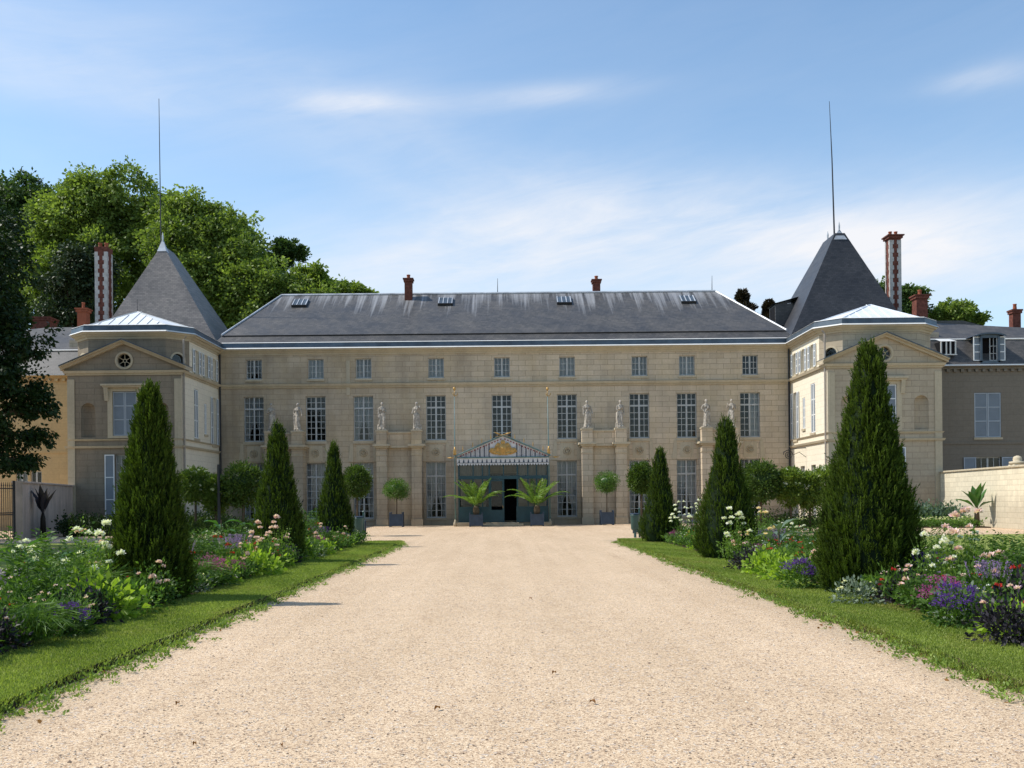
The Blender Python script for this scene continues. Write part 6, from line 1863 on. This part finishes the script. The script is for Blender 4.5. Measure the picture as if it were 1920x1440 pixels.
for s in (-1, 1):
    mb = MB(); pts = [(s * 11.5, 49.5), (s * 20.9, 47.0), (s * 23.6, 54.8), (s * 17.8, 54.5), (s * 17.0, 58), (s * 11.5, 58)] if s < 0 else [(11.5, 51.2), (22.9, 47.0), (23.7, 54.7), (17.8, 54.5), (17.0, 58), (11.5, 58)]
    mb.poly([(x, y, .06) for x, y in pts])
    for i in range(len(pts)):
        a, b = pts[i], pts[(i + 1) % len(pts)]; mb.poly([(a[0], a[1], .06), (b[0], b[1], .06), (b[0], b[1], -.01), (a[0], a[1], -.01)])
    struct(mb.build('flower_bed', M['soil']))
stuff('box_edging', 'low clipped green edging round the far right bed', 'bay', strip(14, 50.4, 22.7, 47.4, .22, .26, 11000, .05, .6, cut=True))
stuff('hosta_planting', 'grey green hosta planting below the sunlit garden wall', 'blue', strip(17.0, 51.8, 22.6, 49.8, 1.0, .85, 8500, .17, .7, 6))
def fl_strip(x0, y0, x1, y1, wd, z0, z1, n, sz):
    def g(lm):
        f = rng.random(n); q = rnd(-1, 1, n); pos = np.stack([x0 + (x1 - x0) * f, y0 + (y1 - y0) * f + q * wd, rnd(z0, z1, n)], 1); heads(lm, pos, sz, 8)
    return g
stuff('white_flower_strip', 'strip of white and cream flowers behind the clipped edging at the right', 'cream', fl_strip(14.2, 50.9, 22.7, 48.0, .3, .28, .50, 420, .10), 'flowers')
stuff('bedding_foliage', 'green bedding foliage under the cream flowers at the right', 'fresh', strip(14, 51.0, 22.7, 48.0, .4, .34, 7000, .09, .5))
stuff('shade_planting', 'dark green shaded planting below the pink wall at the left', 'shade', strip(-14, 50.2, -21.2, 47.4, 1.2, .85, 9000, .14, .6, 8))
stuff('shade_edging', 'dark low edging round the far left bed', 'oak', strip(-14, 49.2, -20.6, 47.2, .25, .30, 7000, .06, .6, cut=True))
stuff('low_planting', 'low green planting under the standard trees at the left', 'standard', strip(-11, 43.3, -15.5, 43.3, .6, .8, 5000, .10, .5, 8))
stuff('low_planting', 'low green planting under the standard trees at the right', 'standard', strip(10.5, 43.3, 15.5, 43.3, .6, .8, 5000, .10, .5, 8))
q = P(1790, 990, 43)
# ground cover knitting the borders together
def cover(s):
    def g(lm):
        n = 84000; clump = 6; nc = n // clump
        y = 7.2 + (35.3 - 7.2) * rng.random(nc) ** 1.5; x = (4.88 if s < 0 else 5.15) + rng.random(nc) ** .9 * 3.1
        keep = x * F / y < 1600; x, y = x[keep], y[keep]; nc = len(x)
        pat = .5 + .5 * np.sin(x * 3.1 + y * 1.7) * np.sin(y * 2.3 - x)
        hh = .14 + .42 * pat * rng.random(nc) + .10 * (x > 6)
        k = np.repeat(np.arange(nc), clump); off = rng.normal(size=(len(k), 3)) * .06
        Pn = np.stack([s * x, y, .12 + hh * .6], 1)[k] + off; Pn[:, 2] = np.maximum(Pn[:, 2], .1)
        D = rng.normal(size=off.shape) * .6; D[:, 2] += .6
        lm.add(Pn, D, rnd(.06, .16, len(k)), rnd(.02, .05, len(k)), (rng.normal(.45, .2, nc))[k] + rng.normal(0, .15, len(k)))
    return g
stuff('ground_cover', 'mixed green ground cover filling the left flower border', 'green', cover(-1))
stuff('ground_cover', 'mixed green ground cover filling the right flower border', 'green', cover(1))
def sparse_fl(s, n):
    def g(lm):
        y = 9 + 26 * rng.random(n) ** 1.2; x = 5.35 + 2.6 * rng.random(n)
        heads(lm, np.stack([s * x, y, .28 + .25 * rng.random(n) + .12 * (x - 5.3)], 1), .045, 8)
    return g
for s, w in ((-1, 'left'), (1, 'right')):
    for pn, n in (('redp', 90), ('white', 70), ('lilac', 160)):
        stuff('small_flowers', f"scattered small {dict(redp='dark red', white='white', lilac='lilac')[pn]} flowers through the {w} border", pn, sparse_fl(s, n), 'flowers')

# ================================================================== GRASS AND EDGE WEEDS
def blades(s):
    xi = XL if s < 0 else XR; xb = BL[0] - .05 if s < 0 else BR[0] + .05
    def g(lm):
        n = 150000; y = 6.3 + (36.3 - 6.3) * rng.random(n) ** 2.1; f = rng.random(n)
        x = xi + (xb - xi) * f + s * .02
        Pn = np.stack([x, y, np.full(n, .082)], 1)
        D = rng.normal(size=(n, 3)) * .45; D[:, 2] = 1
        pat = .12 * np.sin(x * 4 + y * 2.2) + .12 * np.sin(y * .9 + x * 1.3)
        h = rnd(.014, .036, n) * (1 + (y - 6) * .012)
        lm.add(Pn, D, h, .0042 + y * .0004, .45 + pat + rng.normal(0, .2, n), fold=.1)
        # long tufts on the edge
        m = 16000 if s > 0 else 7000; y = 6.2 + 30 * rng.random(m) ** 1.8; x = xi + .05 * np.sin(y * 1.3) + s * rng.normal(.02, .035, m)
        D = rng.normal(size=(m, 3)) * .6; D[:, 2] = 1; D[:, 0] -= s * .2
        lm.add(np.stack([x, y, rnd(.0, .085, m)], 1), D, rnd(.02, .055, m), .007 + y * .0004, rng.normal(.42, .22, m), fold=.1)
    return g
stuff('grass', 'short mown grass blades of the left lawn strip', 'grass', blades(-1), 'grass')
stuff('grass', 'short mown grass blades of the right lawn strip', 'grass', blades(1), 'grass')
def weeds(s):
    xi = XL if s < 0 else XR
    def g(lm):
        nc = 560; y = 6.2 + 29 * rng.random(nc) ** 1.4; x = xi - s * np.abs(rng.normal(.10, .13, nc))
        if s > 0: x = xi - s * np.abs(rng.normal(.06, .14, nc))
        m = 16; k = np.repeat(np.arange(nc), m); sz = rnd(.35, 1.05, nc)[k]
        off = rng.normal(size=(len(k), 3)) * .035 * sz[:, None]; off[:, 2] = np.abs(off[:, 2]) * .8
        D = off * 10 + rng.normal(size=off.shape) * .3; D[:, 2] = np.abs(D[:, 2]) + .25
        lm.add(np.stack([x, y, 0 * x + .005], 1)[k] + off, D, .045 * sz, .024 * sz, rng.normal(.5, .2, nc)[k] + rng.normal(0, .12, len(k)))
    return g
stuff('weeds', 'small leafy weeds between gravel and left lawn edge', 'weed', weeds(-1), 'weeds')
stuff('weeds', 'small leafy weeds between gravel and right lawn edge', 'weed', weeds(1), 'weeds')
def litter(lm):
    n = 420; s = np.where(rng.random(n) < .5, -1, 1); y = 6 + 26 * rng.random(n) ** 1.5; x = np.where(s < 0, XL, XR) - s * np.abs(rng.normal(.08, .16, n))
    D = rng.normal(size=(n, 3)); D[:, 2] *= .15
    lm.add(np.stack([x, y, rnd(.008, .02, n)], 1), D, rnd(.025, .06, n), rnd(.015, .035, n), rng.random(n), fold=.12)
lm = LM(); litter(lm); tag(lm.build('leaf_litter', L['dry']), 'dry brown leaf litter along the lawn edges', 'leaf litter', kind='stuff')
# loose stones standing out of the gravel
def stones():
    n = 15000; V = []; Fc = []
    y = 5.0 + 14 * rng.random(n) ** 1.9; x = rnd(-1, 1, n) * np.minimum(4.0, y * .56)
    ok = (x > XL + .1) & (x < XR - .1); x, y = x[ok], y[ok]; n = len(x)
    r = rng.uniform(.0035, .009, n) * np.where(rng.random(n) < .03, 1.6, 1)
    b = np.array([(1, 0, 0), (0, 1, 0), (-1, 0, 0), (0, -1, 0), (0, 0, .7), (0, 0, -.3)], float)
    a = rnd(0, 2 * PI, n); ca, sa = np.cos(a), np.sin(a)
    bj = b[None] * (1 + rng.normal(0, .2, (n, 6, 1))) * r[:, None, None]
    X = bj[..., 0] * ca[:, None] * 1.3 - bj[..., 1] * sa[:, None] + x[:, None]; Yv = bj[..., 0] * sa[:, None] * 1.3 + bj[..., 1] * ca[:, None] + y[:, None]; Z = bj[..., 2] + .002
    v = np.stack([X, Yv, Z], 2).reshape(-1, 3).astype(np.float32)
    tri = np.array([(0, 1, 4), (1, 2, 4), (2, 3, 4), (3, 0, 4)]); idx = (tri[None] + (np.arange(n) * 6)[:, None, None]).reshape(-1, 3).astype(np.int32)
    me = bpy.data.meshes.new('gravel_stones'); me.vertices.add(len(v)); me.vertices.foreach_set('co', v.ravel())
    me.loops.add(idx.size); me.loops.foreach_set('vertex_index', idx.ravel()); me.polygons.add(len(idx)); me.polygons.foreach_set('loop_start', np.arange(0, idx.size, 3, dtype=np.int32))
    at = me.attributes.new('tint', 'FLOAT', 'FACE'); at.data.foreach_set('value', np.repeat(rng.random(n), 4).astype(np.float32))
    me.materials.append(STONE); me.update(calc_edges=True); me.validate()
    o = bpy.data.objects.new('gravel_stones', me); COL.objects.link(o); return tag(o, 'loose pale stones standing out of the gravel drive', 'gravel', kind='stuff')
STONE, t_, b_ = mat('gravel_stone', .9, .15)
at_ = t_.nodes.new('ShaderNodeAttribute'); at_.attribute_name = 'tint'
t_.links.new(ramp(t_, at_.outputs['Fac'], .0, .8, (.15, .10, .07), (.72, .60, .46)), b_.inputs['Base Color'])
stones()
for (px, py, ln, lab) in ((1039, 1263, .075, 'largest curled dark leaf lying right of centre on the gravel'), (1111, 1318, .085, 'flat dark leaf on the gravel at lower right of centre'), (820, 1330, .08, 'dark leaf on the gravel at lower left of centre'),
                          (333, 1321, .07, 'curled brown leaf on the gravel at lower left'), (365, 1398, .045, 'small dark leaf near the bottom left of the gravel'), (528, 1400, .045, 'small dark clod near the bottom edge left of centre'), (995, 1123, .07, 'tiny dark leaf far up the middle of the drive')):
    ln *= .75; q = G(px, py, .01); a = rp.uniform(0, 3); mb = MB(lambda a_, b__, c: (q.x + a_ * math.cos(a) - b__ * math.sin(a), q.y + a_ * math.sin(a) + b__ * math.cos(a), c))
    n = 6
    for k in range(n):
        f0, f1 = k / n, (k + 1) / n; w = lambda f: ln * .3 * math.sin(PI * min(1, f * .95 + .03)); hz = lambda f: .006 + .02 * math.sin(PI * f)
        for sd in (-1, 1): mb.poly([(ln * (f0 - .5), 0, hz(f0)), (ln * (f1 - .5), 0, hz(f1)), (ln * (f1 - .5), sd * w(f1), hz(f1) + .012), (ln * (f0 - .5), sd * w(f0), hz(f0) + .012)])
    o = mb.build('fallen_leaf', L['dry'], None, True); tag(o, lab, 'leaf', 'dark leaves fallen on the gravel')
